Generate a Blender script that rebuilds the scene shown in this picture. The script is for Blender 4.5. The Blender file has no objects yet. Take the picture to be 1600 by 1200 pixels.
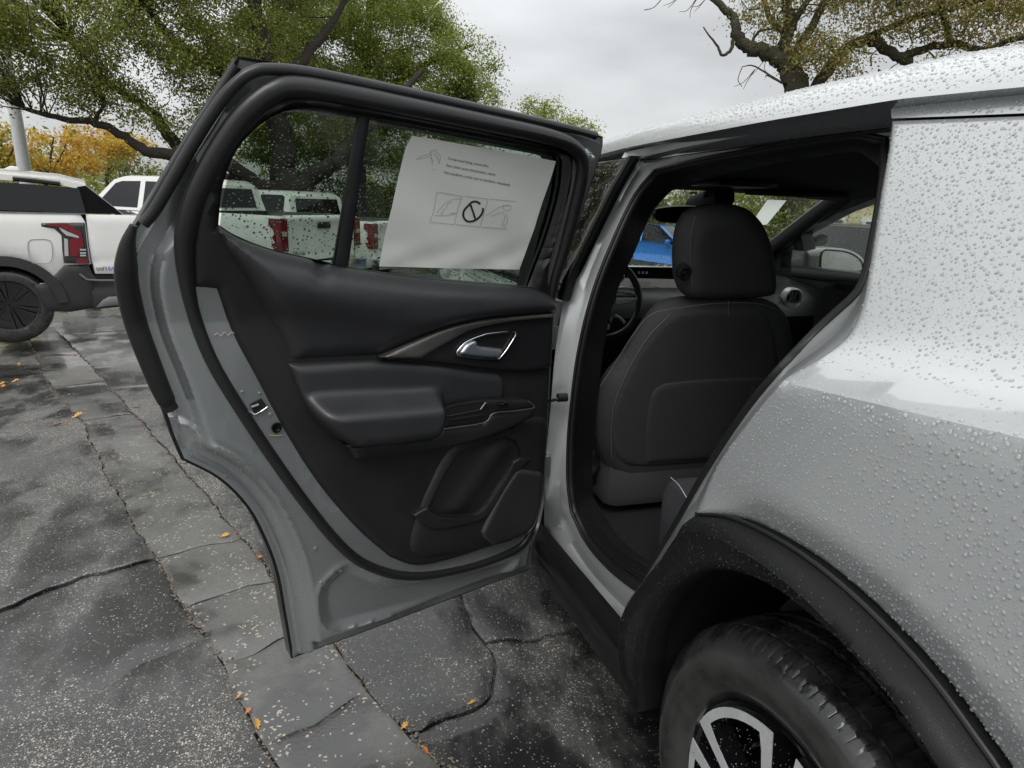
import bpy, bmesh, math, random
import numpy as np
from mathutils import Vector, Matrix
from mathutils.geometry import delaunay_2d_cdt

random.seed(7); rng = np.random.default_rng(7)
SC = bpy.context.scene
COL = SC.collection
PI = math.pi

# ------------------------------------------------------------------ camera
CAM = np.array([-0.5903, -0.6255, 1.3963])
YAW, PITCH, ROLL, FPX = 0.2831, 0.2804, 0.0401, 1000.0     # focal length in pixels of the 1600 wide photo
_f = np.array([math.sin(YAW)*math.cos(PITCH), math.cos(YAW)*math.cos(PITCH), -math.sin(PITCH)])
_r = np.array([math.cos(YAW), -math.sin(YAW), 0.0])
_u = np.cross(_r, _f)
RR = math.cos(ROLL)*_r + math.sin(ROLL)*_u
UU = -math.sin(ROLL)*_r + math.cos(ROLL)*_u
FF = _f
cam_data = bpy.data.cameras.new('camera')
cam = bpy.data.objects.new('camera', cam_data)
COL.objects.link(cam)
cam.matrix_world = Matrix(((RR[0], UU[0], -FF[0], CAM[0]), (RR[1], UU[1], -FF[1], CAM[1]),
                           (RR[2], UU[2], -FF[2], CAM[2]), (0, 0, 0, 1)))
cam_data.sensor_width = 36.0
cam_data.lens = FPX/1600*36.0
cam_data.clip_start = 0.02
cam_data.clip_end = 2000
SC.camera = cam

# ------------------------------------------------------------------ sky, sun, exposure (overcast)
SUN_EL, SUN_AZ = math.radians(52), math.radians(215)     # azimuth clockwise from +Y
world = bpy.data.worlds.new('World'); SC.world = world; world.use_nodes = True
wn = world.node_tree.nodes; wl = world.node_tree.links; wn.clear()
w_out = wn.new('ShaderNodeOutputWorld'); w_bg = wn.new('ShaderNodeBackground')
w_sky = wn.new('ShaderNodeTexSky'); w_sky.sky_type = 'NISHITA'; w_sky.sun_disc = False
w_sky.sun_elevation = SUN_EL; w_sky.sun_rotation = SUN_AZ
w_tc = wn.new('ShaderNodeTexCoord'); w_sep = wn.new('ShaderNodeSeparateXYZ')
w_map = wn.new('ShaderNodeMapping'); w_map.inputs['Scale'].default_value = (1.0, 1.0, 3.2)
w_no = wn.new('ShaderNodeTexNoise'); w_no.inputs['Scale'].default_value = 2.1; w_no.inputs['Detail'].default_value = 5
w_no.inputs['Roughness'].default_value = 0.45
w_ramp = wn.new('ShaderNodeMapRange')
w_ramp.inputs['From Min'].default_value = 0.3; w_ramp.inputs['From Max'].default_value = 0.72
w_ramp.inputs['To Min'].default_value = 0.66; w_ramp.inputs['To Max'].default_value = 1.28
w_el = wn.new('ShaderNodeMapRange')                      # overcast: zenith about three times the horizon
w_el.inputs['From Min'].default_value = 0.0; w_el.inputs['From Max'].default_value = 1.0
w_el.inputs['To Min'].default_value = 4.1; w_el.inputs['To Max'].default_value = 12.5
w_mul = wn.new('ShaderNodeMath'); w_mul.operation = 'MULTIPLY'
w_col = wn.new('ShaderNodeVectorMath'); w_col.operation = 'SCALE'
w_col.inputs[0].default_value = (0.985, 1.0, 1.0)
w_mix = wn.new('ShaderNodeMix'); w_mix.data_type = 'RGBA'; w_mix.inputs[0].default_value = 0.93
wl.new(w_tc.outputs['Generated'], w_map.inputs['Vector']); wl.new(w_map.outputs['Vector'], w_no.inputs['Vector'])
wl.new(w_no.outputs['Fac'], w_ramp.inputs['Value'])
wl.new(w_tc.outputs['Generated'], w_sep.inputs[0]); wl.new(w_sep.outputs['Z'], w_el.inputs['Value'])
wl.new(w_ramp.outputs['Result'], w_mul.inputs[0]); wl.new(w_el.outputs['Result'], w_mul.inputs[1])
wl.new(w_mul.outputs[0], w_col.inputs['Scale'])
wl.new(w_sky.outputs['Color'], w_mix.inputs['A']); wl.new(w_col.outputs['Vector'], w_mix.inputs['B'])
wl.new(w_mix.outputs['Result'], w_bg.inputs['Color']); w_bg.inputs['Strength'].default_value = 0.10
wl.new(w_bg.outputs[0], w_out.inputs['Surface'])
sun_d = bpy.data.lights.new('sun', 'SUN'); sun_d.energy = 1.05; sun_d.angle = math.radians(30); sun_d.color = (1, 0.97, 0.92)
sun = bpy.data.objects.new('sun', sun_d); COL.objects.link(sun)
_sd = Vector((math.sin(SUN_AZ)*math.cos(SUN_EL), math.cos(SUN_AZ)*math.cos(SUN_EL), math.sin(SUN_EL)))
sun.rotation_euler = _sd.to_track_quat('Z', 'Y').to_euler()
SC.view_settings.view_transform = 'Standard'
try: SC.view_settings.look = 'None'
except Exception: pass
SC.view_settings.exposure = 0.52; SC.view_settings.gamma = 1.0; SC.view_settings.use_curve_mapping = False
SC.render.engine = 'CYCLES'
SC.cycles.max_bounces = 10; SC.cycles.transparent_max_bounces = 16; SC.cycles.transmission_bounces = 8
SC.cycles.glossy_bounces = 5; SC.cycles.diffuse_bounces = 6
SC.cycles.use_denoising = True
SC.cycles.sample_clamp_indirect = 8.0

# ------------------------------------------------------------------ helpers
def ray(px, py):
    return FF + RR*((px-800)/FPX) - UU*((py-600)/FPX)
def at(px, py, depth):
    """the point seen at a photo pixel at this depth along the optical axis"""
    return CAM + ray(px, py)*depth

def cr(pts, n=6):
    """Catmull-Rom through pts (any dimension), n steps per span, end points kept"""
    P = [np.array(p, float) for p in pts]
    if len(P) < 3:
        return [P[0]*(1-t)+P[-1]*t for t in np.linspace(0, 1, n+1)]
    Q = [2*P[0]-P[1]] + P + [2*P[-1]-P[-2]]
    out = []
    for i in range(1, len(Q)-2):
        a, b, c, d = Q[i-1], Q[i], Q[i+1], Q[i+2]
        for k in range(n):
            t = k/n
            out.append(0.5*((2*b)+(c-a)*t+(2*a-5*b+4*c-d)*t*t+(3*b-a-3*c+d)*t**3))
    out.append(P[-1])
    return out
def resample(pts, n):
    P = np.array(pts, float)
    L = np.concatenate([[0], np.cumsum(np.linalg.norm(np.diff(P, axis=0), axis=1))])
    t = np.linspace(0, L[-1], n)
    return np.stack([np.interp(t, L, P[:, k]) for k in range(P.shape[1])], 1)
def outline(*segs, n=5):
    """closed outline from segments that each run to the next one's start; corners where segments meet"""
    out = []
    for s in segs:
        c = cr(s, n)
        out += [tuple(p) for p in c[:-1]]
    return out
def closed(pts, n=5):
    """smooth closed outline"""
    P = [np.array(p, float) for p in pts]; m = len(P); out = []
    for i in range(m):
        a, b, c, d = P[i-1], P[i], P[(i+1) % m], P[(i+2) % m]
        for k in range(n):
            t = k/n
            out.append(tuple(0.5*((2*b)+(c-a)*t+(2*a-5*b+4*c-d)*t*t+(3*b-a-3*c+d)*t**3)))
    return out

class Surf:
    def hit(self, px, py, off=0.0, t0=0.25, t1=40.0):
        d = ray(px, py); t = t0; fa = self.F(CAM+d*t, off)
        step = 0.02
        while t < t1:
            tn = t+step; fb = self.F(CAM+d*tn, off)
            if (fa > 0) != (fb > 0):
                lo, hi = t, tn
                for _ in range(26):
                    m = (lo+hi)/2
                    if (self.F(CAM+d*m, off) > 0) == (fa > 0): lo = m
                    else: hi = m
                return self.uv(CAM+d*(lo+hi)/2)
            t, fa = tn, fb; step = 0.02 if t < 3 else 0.1
        raise ValueError('no hit %s %s' % (px, py))
    def hits(self, pts, off=0.0):
        return [self.hit(p[0], p[1], off) for p in pts]
class Plane(Surf):
    def __init__(s, o, U, V, N=None):
        s.o = np.array(o, float); s.U = np.array(U, float)/np.linalg.norm(U)
        V = np.array(V, float); V = V-(V@s.U)*s.U; s.V = V/np.linalg.norm(V)
        s.N = np.cross(s.U, s.V) if N is None else np.array(N, float)
        if N is None and (CAM-s.o)@s.N < 0: s.N = -s.N
    def F(s, p, off): return (p-s.o)@s.N-off
    def uv(s, p): return ((p-s.o)@s.U, (p-s.o)@s.V)
    def pt(s, u, v, off=0.0): return s.o+s.U*u+s.V*v+s.N*off
    def hit(s, px, py, off=0.0, **k):
        d = ray(px, py); t = ((s.o-CAM)@s.N+off)/(d@s.N)
        return s.uv(CAM+d*t)

def pip(P, poly):
    """points in polygon, vectorised"""
    P = np.asarray(P, float)
    q = np.array([p[:2] for p in poly], float); r = np.roll(q, 1, 0); ins = np.zeros(len(P), bool)
    k = np.abs(q[:, 1]-r[:, 1]) > 1e-15; q, r = q[k], r[k]
    for s0 in range(0, len(P), 4000):
        x = P[s0:s0+4000, 0:1]; y = P[s0:s0+4000, 1:2]
        c = (q[:, 1] > y) != (r[:, 1] > y)
        c &= x < (r[:, 0]-q[:, 0])*(y-q[:, 1])/(r[:, 1]-q[:, 1])+q[:, 0]
        ins[s0:s0+4000] = c.sum(1) % 2 == 1
    return ins
def dist_to(P, poly, close=True):
    P = np.asarray(P, float); q = np.array([p[:2] for p in poly], float)
    a, b_ = (q, np.roll(q, -1, 0)) if close else (q[:-1], q[1:])
    ab_ = b_-a; L = (ab_**2).sum(1); k = L > 1e-14; a, ab_, L = a[k], ab_[k], L[k]
    out = np.empty(len(P))
    for s0 in range(0, len(P), 4000):
        p = P[s0:s0+4000]; dx = p[:, 0:1]-a[:, 0]; dy = p[:, 1:2]-a[:, 1]
        t = np.clip((dx*ab_[:, 0]+dy*ab_[:, 1])/L, 0, 1)
        out[s0:s0+4000] = np.sqrt(((dx-t*ab_[:, 0])**2+(dy-t*ab_[:, 1])**2).min(1))
    return out

def tri2d(poly, holes=(), spacing=0.02, extra=(), ring=(), rstep=None):
    """triangulate polygon with interior points; extra = constraint polylines; ring = inset distances that get points"""
    poly = [tuple(map(float, p[:2])) for p in poly]
    V, E = [], []
    def loop(pl, close=True):
        s = len(V); V.extend(pl); n = len(pl)
        for i in range(n if close else n-1): E.append((s+i, s+(i+1) % n))
    loop(poly)
    for h in holes: loop([tuple(map(float, p[:2])) for p in h])
    for e in extra: loop([tuple(map(float, p[:2])) for p in e], False)
    q = np.array(poly); lo, hi = q.min(0), q.max(0)
    if spacing:
        gx = np.arange(lo[0]+spacing*.5, hi[0], spacing); gy = np.arange(lo[1]+spacing*.5, hi[1], spacing*.87)
        if len(gx) and len(gy):
            G = np.array([(x+(spacing*.5 if j % 2 else 0), y) for j, y in enumerate(gy) for x in gx])
            k = pip(G, poly)
            for h in holes: k &= ~pip(G, h)
            G = G[k]
            if len(G):
                d = dist_to(G, poly)
                for h in holes: d = np.minimum(d, dist_to(G, h))
                lim = max([spacing*.45]+[r*1.25 for r in ring])
                G = G[d > lim]
                for e in extra:
                    if len(G): G = G[dist_to(G, e, False) > spacing*.4]
                V.extend(map(tuple, G))
        for r in ring:                                   # points on an inset contour
            pl = resample(list(q)+[q[0]], max(8, int(np.linalg.norm(np.diff(np.vstack([q, q[:1]]), axis=0), axis=1).sum()/(rstep or max(spacing*.6, r)))))[:-1]
            m = len(pl)
            t = np.roll(pl, -1, 0)-np.roll(pl, 1, 0); L = np.linalg.norm(t, axis=1)+1e-12
            nn = np.stack([-t[:, 1], t[:, 0]], 1)/L[:, None]
            c = np.concatenate([pl+nn*r, pl-nn*r])
            k = pip(c, poly) & (dist_to(c, poly) > r*.9)
            for h in holes: k &= ~pip(c, h)
            V.extend(map(tuple, c[k]))
    res = delaunay_2d_cdt([Vector(v) for v in V], E, [], 0, 1e-7)
    W = np.array([tuple(v) for v in res[0]]); T = [tuple(f) for f in res[2] if len(f) == 3]
    cen = np.array([W[list(t)].mean(0) for t in T])
    k = pip(cen, poly)
    for h in holes: k &= ~pip(cen, h)
    T = [t for t, a in zip(T, k) if a]
    return W, T

class MB:
    """collects vertices and faces; build() links them as one mesh object"""
    def __init__(s): s.v = []; s.f = []; s.m = []; s.mi = 0
    def add(s, verts, faces):
        b = len(s.v); s.v += [tuple(map(float, v)) for v in verts]
        s.f += [tuple(b+i for i in f) for f in faces]; s.m += [s.mi]*len(faces)
        return s
    def box(s, lo, hi, M=None):
        c = [(x, y, z) for x in (lo[0], hi[0]) for y in (lo[1], hi[1]) for z in (lo[2], hi[2])]
        if M is not None: c = [M @ Vector(p) for p in c]
        return s.add(c, [(0, 1, 3, 2), (4, 6, 7, 5), (0, 4, 5, 1), (2, 3, 7, 6), (0, 2, 6, 4), (1, 5, 7, 3)])
    def loft(s, rings, close=True, cap=False):
        n = len(rings[0]); V = [p for r in rings for p in r]; Fc = []
        for a in range(len(rings)-1):
            for i in range(n if close else n-1):
                j = (i+1) % n
                Fc.append((a*n+i, a*n+j, (a+1)*n+j, (a+1)*n+i))
        if cap:
            Fc.append(tuple(range(n))[::-1]); Fc.append(tuple((len(rings)-1)*n+i for i in range(n)))
        return s.add(V, Fc)
    def tube(s, path, r, sides=8, cap=True, closed=False, flat=1.0, up=None):
        P = [np.array(p, float) for p in path]; n = len(P)
        R = [r]*n if np.isscalar(r) else list(r)
        rings = []; ref = None
        for i in range(n):
            if closed: t = P[(i+1) % n]-P[i-1]
            else: t = P[min(i+1, n-1)]-P[max(i-1, 0)]
            t = t/(np.linalg.norm(t)+1e-12)
            if up is not None: ref = np.array(up, float)
            elif ref is None: ref = np.array([0, 0, 1.0]) if abs(t[2]) < .9 else np.array([1.0, 0, 0])
            a = ref-(ref@t)*t; a /= np.linalg.norm(a)+1e-12; b = np.cross(t, a); ref = a
            rings.append([P[i]+R[i]*(a*math.cos(q)*flat+b*math.sin(q)) for q in [2*PI*k/sides for k in range(sides)]])
        if closed: rings.append(rings[0])
        return s.loft(rings, True, cap and not closed)
    def lathe(s, prof, seg=32, M=None, a0=0.0, a1=2*PI):
        """profile [(radius, height)] turned about local Z"""
        full = abs(a1-a0-2*PI) < 1e-6
        ks = seg if full else seg+1
        rings = [[(r*math.cos(a0+(a1-a0)*k/seg), r*math.sin(a0+(a1-a0)*k/seg), h) for k in range(ks)] for r, h in prof]
        if M is not None: rings = [[M @ Vector(p) for p in r] for r in rings]
        return s.loft(rings, full)
    def pad(s, surf, uv, off, spacing=0.012, holes=(), extra=(), ring=(), back=None, rstep=None):
        """patch on a surface: off = number or function(P, dist) -> offsets; back = also a flat back/skirt at this offset"""
        if rstep:                                        # finer outline to go with the fine rings
            q_ = np.array([p[:2] for p in uv]+[uv[0][:2]], float); m_ = int(np.linalg.norm(np.diff(q_, axis=0), axis=1).sum()/rstep)
            L_ = np.concatenate([[0], np.cumsum(np.linalg.norm(np.diff(q_, axis=0), axis=1))]); t_ = np.union1d(np.linspace(0, L_[-1], m_)[:-1], L_[:-1])
            t_ = t_[np.concatenate([[True], np.diff(t_) > rstep*.15])]
            uv = [tuple(v) for v in np.stack([np.interp(t_, L_, q_[:, 0]), np.interp(t_, L_, q_[:, 1])], 1)]
        W, T = tri2d(uv, holes, spacing, extra, ring, rstep)
        if callable(off):
            d = dist_to(W, uv); o = off(W, d)
        else: o = np.full(len(W), float(off))
        b = len(s.v)
        s.add([surf.pt(u, v, k) for (u, v), k in zip(W, o)], T)
        if back is not None:
            for lp in [uv]+list(holes):
                n = len(lp)
                # outline offsets as on the patch edge
                q = np.array([p[:2] for p in lp], float)
                oo = off(q, np.zeros(n)) if callable(off) else np.full(n, float(off))
                A = [surf.pt(q[i, 0], q[i, 1], oo[i]) for i in range(n)]; B = [surf.pt(q[i, 0], q[i, 1], back) for i in range(n)]
                s.loft([A, B], True)
        return s
    def prism(s, poly, h0, h1, frame):
        """polygon (u,v) extruded between offsets along the frame's normal"""
        n = len(poly)
        A = [frame.pt(u, v, h0) for u, v in poly]; B = [frame.pt(u, v, h1) for u, v in poly]
        s.loft([A, B], True)
        W, T = tri2d(poly, spacing=0)
        s.add([frame.pt(u, v, h1) for u, v in W], T); s.add([frame.pt(u, v, h0) for u, v in W], [t[::-1] for t in T])
        return s
    def build(s, name, mat, parent=None, smooth=40, recalc=True, bevel=0):
        me = bpy.data.meshes.new(name)
        me.from_pydata(s.v, [], s.f)
        mats = mat if isinstance(mat, (list, tuple)) else [mat]
        for m in mats: me.materials.append(m)
        if len(mats) > 1: me.polygons.foreach_set('material_index', s.m)
        if recalc or bevel:
            bm = bmesh.new(); bm.from_mesh(me)
            bmesh.ops.remove_doubles(bm, verts=bm.verts, dist=1e-5)
            if bevel:
                bmesh.ops.bevel(bm, geom=[e for e in bm.edges if len(e.link_faces) == 2 and e.calc_face_angle(0) > math.radians(30)],
                                offset=bevel, segments=2, profile=.5, affect='EDGES', clamp_overlap=True)
            bmesh.ops.recalc_face_normals(bm, faces=bm.faces)
            bm.to_mesh(me); bm.free()
        if smooth:
            me.polygons.foreach_set('use_smooth', [True]*len(me.polygons))
            me.set_sharp_from_angle(angle=math.radians(smooth))
        o = bpy.data.objects.new(name, me); COL.objects.link(o)
        if parent is not None: o.parent = parent
        return o

def tag(o, label=None, cat=None, group=None, kind=None):
    if label: o['label'] = label
    if cat: o['category'] = cat
    if group: o['group'] = group
    if kind: o['kind'] = kind
    return o
def empty(name, label, cat, loc=(0, 0, 0), group=None):
    """an Empty at the thing's base; children are built in world coordinates and get the inverse"""
    o = bpy.data.objects.new(name, None); COL.objects.link(o); o.empty_display_size = .2
    o.location = tuple(map(float, loc))
    return tag(o, label, cat, group)
def adopt(root):
    """children modelled in world coordinates keep their place under a moved Empty"""
    M = Matrix.Translation(root.location).inverted()
    for c in root.children: c.matrix_parent_inverse = M
def text_mesh(txt, size, name='text', bold=0.0):
    cu = bpy.data.curves.new(name, 'FONT'); cu.body = txt; cu.size = size; cu.offset = bold; cu.resolution_u = 3
    ob = bpy.data.objects.new(name, cu); COL.objects.link(ob)
    dg = bpy.context.evaluated_depsgraph_get()
    me = bpy.data.meshes.new_from_object(ob.evaluated_get(dg))
    bpy.data.objects.remove(ob)
    V = [tuple(v.co) for v in me.vertices]; Fc = [tuple(p.vertices) for p in me.polygons]
    bpy.data.meshes.remove(me); bpy.data.curves.remove(cu)
    return V, Fc
# ------------------------------------------------------------------ materials
def new_mat(name):
    m = bpy.data.materials.new(name); m.use_nodes = True
    nt = m.node_tree; b = nt.nodes.get('Principled BSDF')
    return m, nt, b
def noise(nt, scale, detail=3, rough=.5, coord='Object', mscale=None):
    tc = nt.nodes.new('ShaderNodeTexCoord'); n = nt.nodes.new('ShaderNodeTexNoise')
    n.inputs['Scale'].default_value = scale; n.inputs['Detail'].default_value = detail; n.inputs['Roughness'].default_value = rough
    src = tc.outputs[coord]
    if mscale:
        mp = nt.nodes.new('ShaderNodeMapping'); mp.inputs['Scale'].default_value = mscale
        nt.links.new(src, mp.inputs['Vector']); src = mp.outputs['Vector']
    nt.links.new(src, n.inputs['Vector'])
    return n
def mrange(nt, src, a, b, c, d, smooth=False):
    r = nt.nodes.new('ShaderNodeMapRange')
    if smooth: r.interpolation_type = 'SMOOTHSTEP'
    for k, v in zip(('From Min', 'From Max', 'To Min', 'To Max'), (a, b, c, d)): r.inputs[k].default_value = v
    nt.links.new(src, r.inputs['Value']); return r.outputs['Result']
def mixc(nt, fac, A, B):
    m = nt.nodes.new('ShaderNodeMix'); m.data_type = 'RGBA'
    if isinstance(fac, (int, float)): m.inputs[0].default_value = fac
    else: nt.links.new(fac, m.inputs[0])
    for k, c in (('A', A), ('B', B)):
        if isinstance(c, (tuple, list)): m.inputs[k].default_value = (*c[:3], 1)
        else: nt.links.new(c, m.inputs[k])
    return m.outputs['Result']
def bump(nt, b, height, strength, dist=.002, prev=None):
    bp = nt.nodes.new('ShaderNodeBump'); bp.inputs['Strength'].default_value = strength; bp.inputs['Distance'].default_value = dist
    nt.links.new(height, bp.inputs['Height'])
    if prev is not None: nt.links.new(prev, bp.inputs['Normal'])
    nt.links.new(bp.outputs['Normal'], b.inputs['Normal']); return bp.outputs['Normal']
def simple(name, col, rough=.5, metal=0.0, coat=0.0, var=.15, nscale=8, grain=0, gstr=.1, gdist=.001, spec=.5, rvar=.08):
    m, nt, b = new_mat(name)
    n = noise(nt, nscale, 4)
    lo = tuple(c*(1-var) for c in col); hi = tuple(min(1, c*(1+var)) for c in col)
    nt.links.new(mixc(nt, n.outputs['Fac'], lo, hi), b.inputs['Base Color'])
    nt.links.new(mrange(nt, n.outputs['Fac'], .3, .7, max(.02, rough-rvar), min(1, rough+rvar)), b.inputs['Roughness'])
    b.inputs['Metallic'].default_value = metal; b.inputs['Coat Weight'].default_value = coat; b.inputs['Coat Roughness'].default_value = .03
    b.inputs['Specular IOR Level'].default_value = spec
    if grain:
        g = noise(nt, grain, 2); bump(nt, b, g.outputs['Fac'], gstr, gdist)
    return m
def car_paint(name, col, metal=.8, rough=.33):
    m, nt, b = new_mat(name)
    fl = noise(nt, 2600, 1); big = noise(nt, 3, 3)
    c1 = mixc(nt, mrange(nt, fl.outputs['Fac'], .35, .65, 0, 1), tuple(x*.9 for x in col), tuple(min(1, x*1.1) for x in col))
    nt.links.new(c1, b.inputs['Base Color'])
    nt.links.new(mrange(nt, big.outputs['Fac'], .3, .7, rough-.03, rough+.05), b.inputs['Roughness'])
    b.inputs['Metallic'].default_value = metal
    b.inputs['Coat Weight'].default_value = 1.0; b.inputs['Coat Roughness'].default_value = .035
    bump(nt, b, fl.outputs['Fac'], .06, .0004)
    return m
M = {}
M['paint'] = car_paint('silver_paint', (.53, .55, .558), .45, .30)
M['jamb'] = car_paint('shaded_silver_paint', (.36, .382, .392), .68, .25)  # the silver paint darkened: shade on the door's inner side put into the colour
M['white'] = simple('white_paint', (.80, .80, .78), .25, 0, .8, .03)
M['blue'] = car_paint('blue_paint', (.012, .23, .78), .25, .3)
M['dark_paint'] = car_paint('dark_grey_paint', (.14, .15, .15), .5, .3)
M['trim'] = simple('black_trim', (.014, .0144, .0162), .45, grain=900, gstr=.22, gdist=.0008, nscale=14)
M['soft'] = simple('soft_trim', (.027, .0277, .031), .38, grain=650, gstr=.3, gdist=.001, nscale=9)
M['lower'] = simple('lower_trim', (.014, .014, .0156), .48, grain=900, gstr=.22, gdist=.0008)
M['gloss'] = simple('piano_black', (.006, .006, .007), .12, coat=.5, rvar=.03)
M['satin'] = simple('satin_black', (.015, .015, .017), .34, rvar=.05, nscale=5)
M['seal'] = simple('seal_rubber', (.008, .008, .0088), .5, grain=500, gstr=.1)
M['edge'] = simple('black_edge', (.008, .008, .009), .3)
M['swoosh'] = simple('brushed_metal_trim', (.16, .155, .15), .36, .7, rvar=.05, nscale=20)
M['chrome'] = simple('chrome', (.75, .77, .8), .08, 1.0, rvar=.03, var=.04)
M['steel'] = simple('dull_steel', (.4, .41, .42), .35, 1.0)
M['hole'] = simple('recess_black', (.004, .004, .004), .8)
M['cladding'] = simple('arch_cladding', (.007, .007, .0076), .40, grain=700, gstr=.3, gdist=.0009, nscale=6, spec=.22)
M['liner'] = simple('wheel_liner_felt', (.006, .006, .006), .95, grain=300, gstr=.4, spec=.2)
M['fabric'] = simple('seat_fabric', (.060, .060, .064), .85, grain=900, gstr=.5, gdist=.0012, spec=.3)
M['vinyl'] = simple('seat_vinyl', (.055, .056, .062), .55, grain=700, gstr=.3, spec=.4)
M['carpet'] = simple('carpet', (.024, .024, .026), .98, grain=350, gstr=.8, gdist=.003, spec=.1)
M['headliner'] = simple('headliner', (.050, .050, .056), .95, grain=600, gstr=.3, spec=.15)
M['thread'] = simple('stitch_thread', (.15, .15, .155), .8)
M['alloy'] = simple('machined_alloy', (.74, .76, .78), .33, .5, rvar=.06, nscale=30)
M['red'] = simple('red_lens', (.17, .006, .016), .12, coat=.6, var=.3, nscale=30)
M['lens'] = simple('clear_lens', (.55, .55, .55), .1, .3)
M['smoke'] = simple('smoked_lens', (.03, .03, .032), .12, coat=.5)
M['dkglass'] = simple('dark_window', (.003, .0035, .004), .03, rvar=.01)
M['greybump'] = simple('grey_bumper', (.17, .175, .18), .45, .2)
M['blackplastic'] = simple('bumper_black', (.022, .022, .024), .55)
M['pole'] = simple('pole_white', (.62, .63, .63), .4)
M['bark'] = simple('bark', (.035, .028, .022), .9, var=.5, nscale=6, grain=22, gstr=1, gdist=.05)
M['mossbark'] = simple('mossy_bark', (.045, .042, .022), .95, var=.55, nscale=5, grain=22, gstr=1, gdist=.05)
M['wall'] = simple('stucco', (.55, .5, .32), .9, grain=60, gstr=.3)
M['whitewall'] = simple('white_trim_paint', (.7, .7, .67), .7)
M['roofing'] = simple('shingle', (.10, .075, .06), .9)
M['ink'] = simple('grey_ink', (.19, .19, .19), .9, var=.25)
M['inklight'] = simple('light_ink', (.42, .42, .415), .9, var=.2)
M['inkdark'] = simple('dark_ink', (.025, .027, .026), .8)
M['leafy'] = simple('yellow_leaf', (.5, .27, .05), .55, var=.35, nscale=60)
M['leafo'] = simple('orange_leaf', (.46, .16, .04), .55, var=.35, nscale=60)
M['bluebadge'] = simple('blue_badge', (.03, .1, .5), .4)
M['screen'] = simple('dark_screen', (.16, .155, .15), .25, coat=.3, var=.06)
_b = M['screen'].node_tree.nodes['Principled BSDF']; _b.inputs['Emission Color'].default_value = (.5, .47, .45, 1); _b.inputs['Emission Strength'].default_value = .10
M['lever'] = simple('satin_chrome_lever', (.42, .46, .52), .2, .75, rvar=.05)
M['grille'] = simple('speaker_mesh', (.03, .03, .032), .5)
M['spoke'] = simple('bright_satin_spoke', (.6, .6, .6), .35, .3)
M['pillar'] = simple('gloss_dark_pillar', (.004, .004, .005), .25, rvar=.03, spec=.25)
M['greenscratch'] = simple('yellow_green_mark', (.35, .4, .12), .7)
M['plate'] = simple('licence_card', (.7, .68, .62), .6)

def paper_mat(name='paper', thru=.2, k=1.0):
    m, nt, b = new_mat(name)
    n = noise(nt, 5, 3, mscale=(1, 1, 2)); f = noise(nt, 400, 2)
    nt.links.new(mixc(nt, n.outputs['Fac'], (.84*k, .84*k, .82*k), (.88*k, .88*k, .86*k)), b.inputs['Base Color'])
    b.inputs['Roughness'].default_value = .7
    b.inputs['Transmission Weight'].default_value = 0
    bump(nt, b, f.outputs['Fac'], .15, .0005)
    tr = nt.nodes.new('ShaderNodeBsdfTranslucent'); tr.inputs['Color'].default_value = (.7, .7, .68, 1)
    mx = nt.nodes.new('ShaderNodeMixShader'); mx.inputs[0].default_value = thru
    o = nt.nodes.get('Material Output')
    nt.links.new(b.outputs[0], mx.inputs[1]); nt.links.new(tr.outputs[0], mx.inputs[2]); nt.links.new(mx.outputs[0], o.inputs['Surface'])
    return m
M['paper'] = paper_mat()
M['permit'] = paper_mat('thin_sheet', .8, .6)
def pane_mat(name, tint, ior=1.5, rough=.0):
    """window pane: tinted see-through with mirror reflection by Fresnel"""
    m = bpy.data.materials.new(name); m.use_nodes = True; nt = m.node_tree; nt.nodes.clear()
    o = nt.nodes.new('ShaderNodeOutputMaterial'); t = nt.nodes.new('ShaderNodeBsdfTransparent'); g = nt.nodes.new('ShaderNodeBsdfGlossy')
    n = noise(nt, 3, 2)
    nt.links.new(mixc(nt, n.outputs['Fac'], tuple(c*.94 for c in tint), tuple(min(1, c*1.04) for c in tint)), t.inputs['Color'])
    g.inputs['Roughness'].default_value = rough
    lw = nt.nodes.new('ShaderNodeLayerWeight'); lw.inputs['Blend'].default_value = .5      # Schlick, the same from both sides
    pw = nt.nodes.new('ShaderNodeMath'); pw.operation = 'POWER'; pw.inputs[1].default_value = 5; nt.links.new(lw.outputs['Facing'], pw.inputs[0])
    f0 = ((ior-1)/(ior+1))**2*1.8
    mx = nt.nodes.new('ShaderNodeMixShader')
    nt.links.new(mrange(nt, pw.outputs[0], 0, 1, f0, 1), mx.inputs[0]); nt.links.new(t.outputs[0], mx.inputs[1]); nt.links.new(g.outputs[0], mx.inputs[2])
    nt.links.new(mx.outputs[0], o.inputs['Surface']); return m
M['tint'] = pane_mat('privacy_glass', (.34, .41, .36), 1.35)
M['clear'] = pane_mat('clear_glass', (.80, .86, .82), 1.4)
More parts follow.
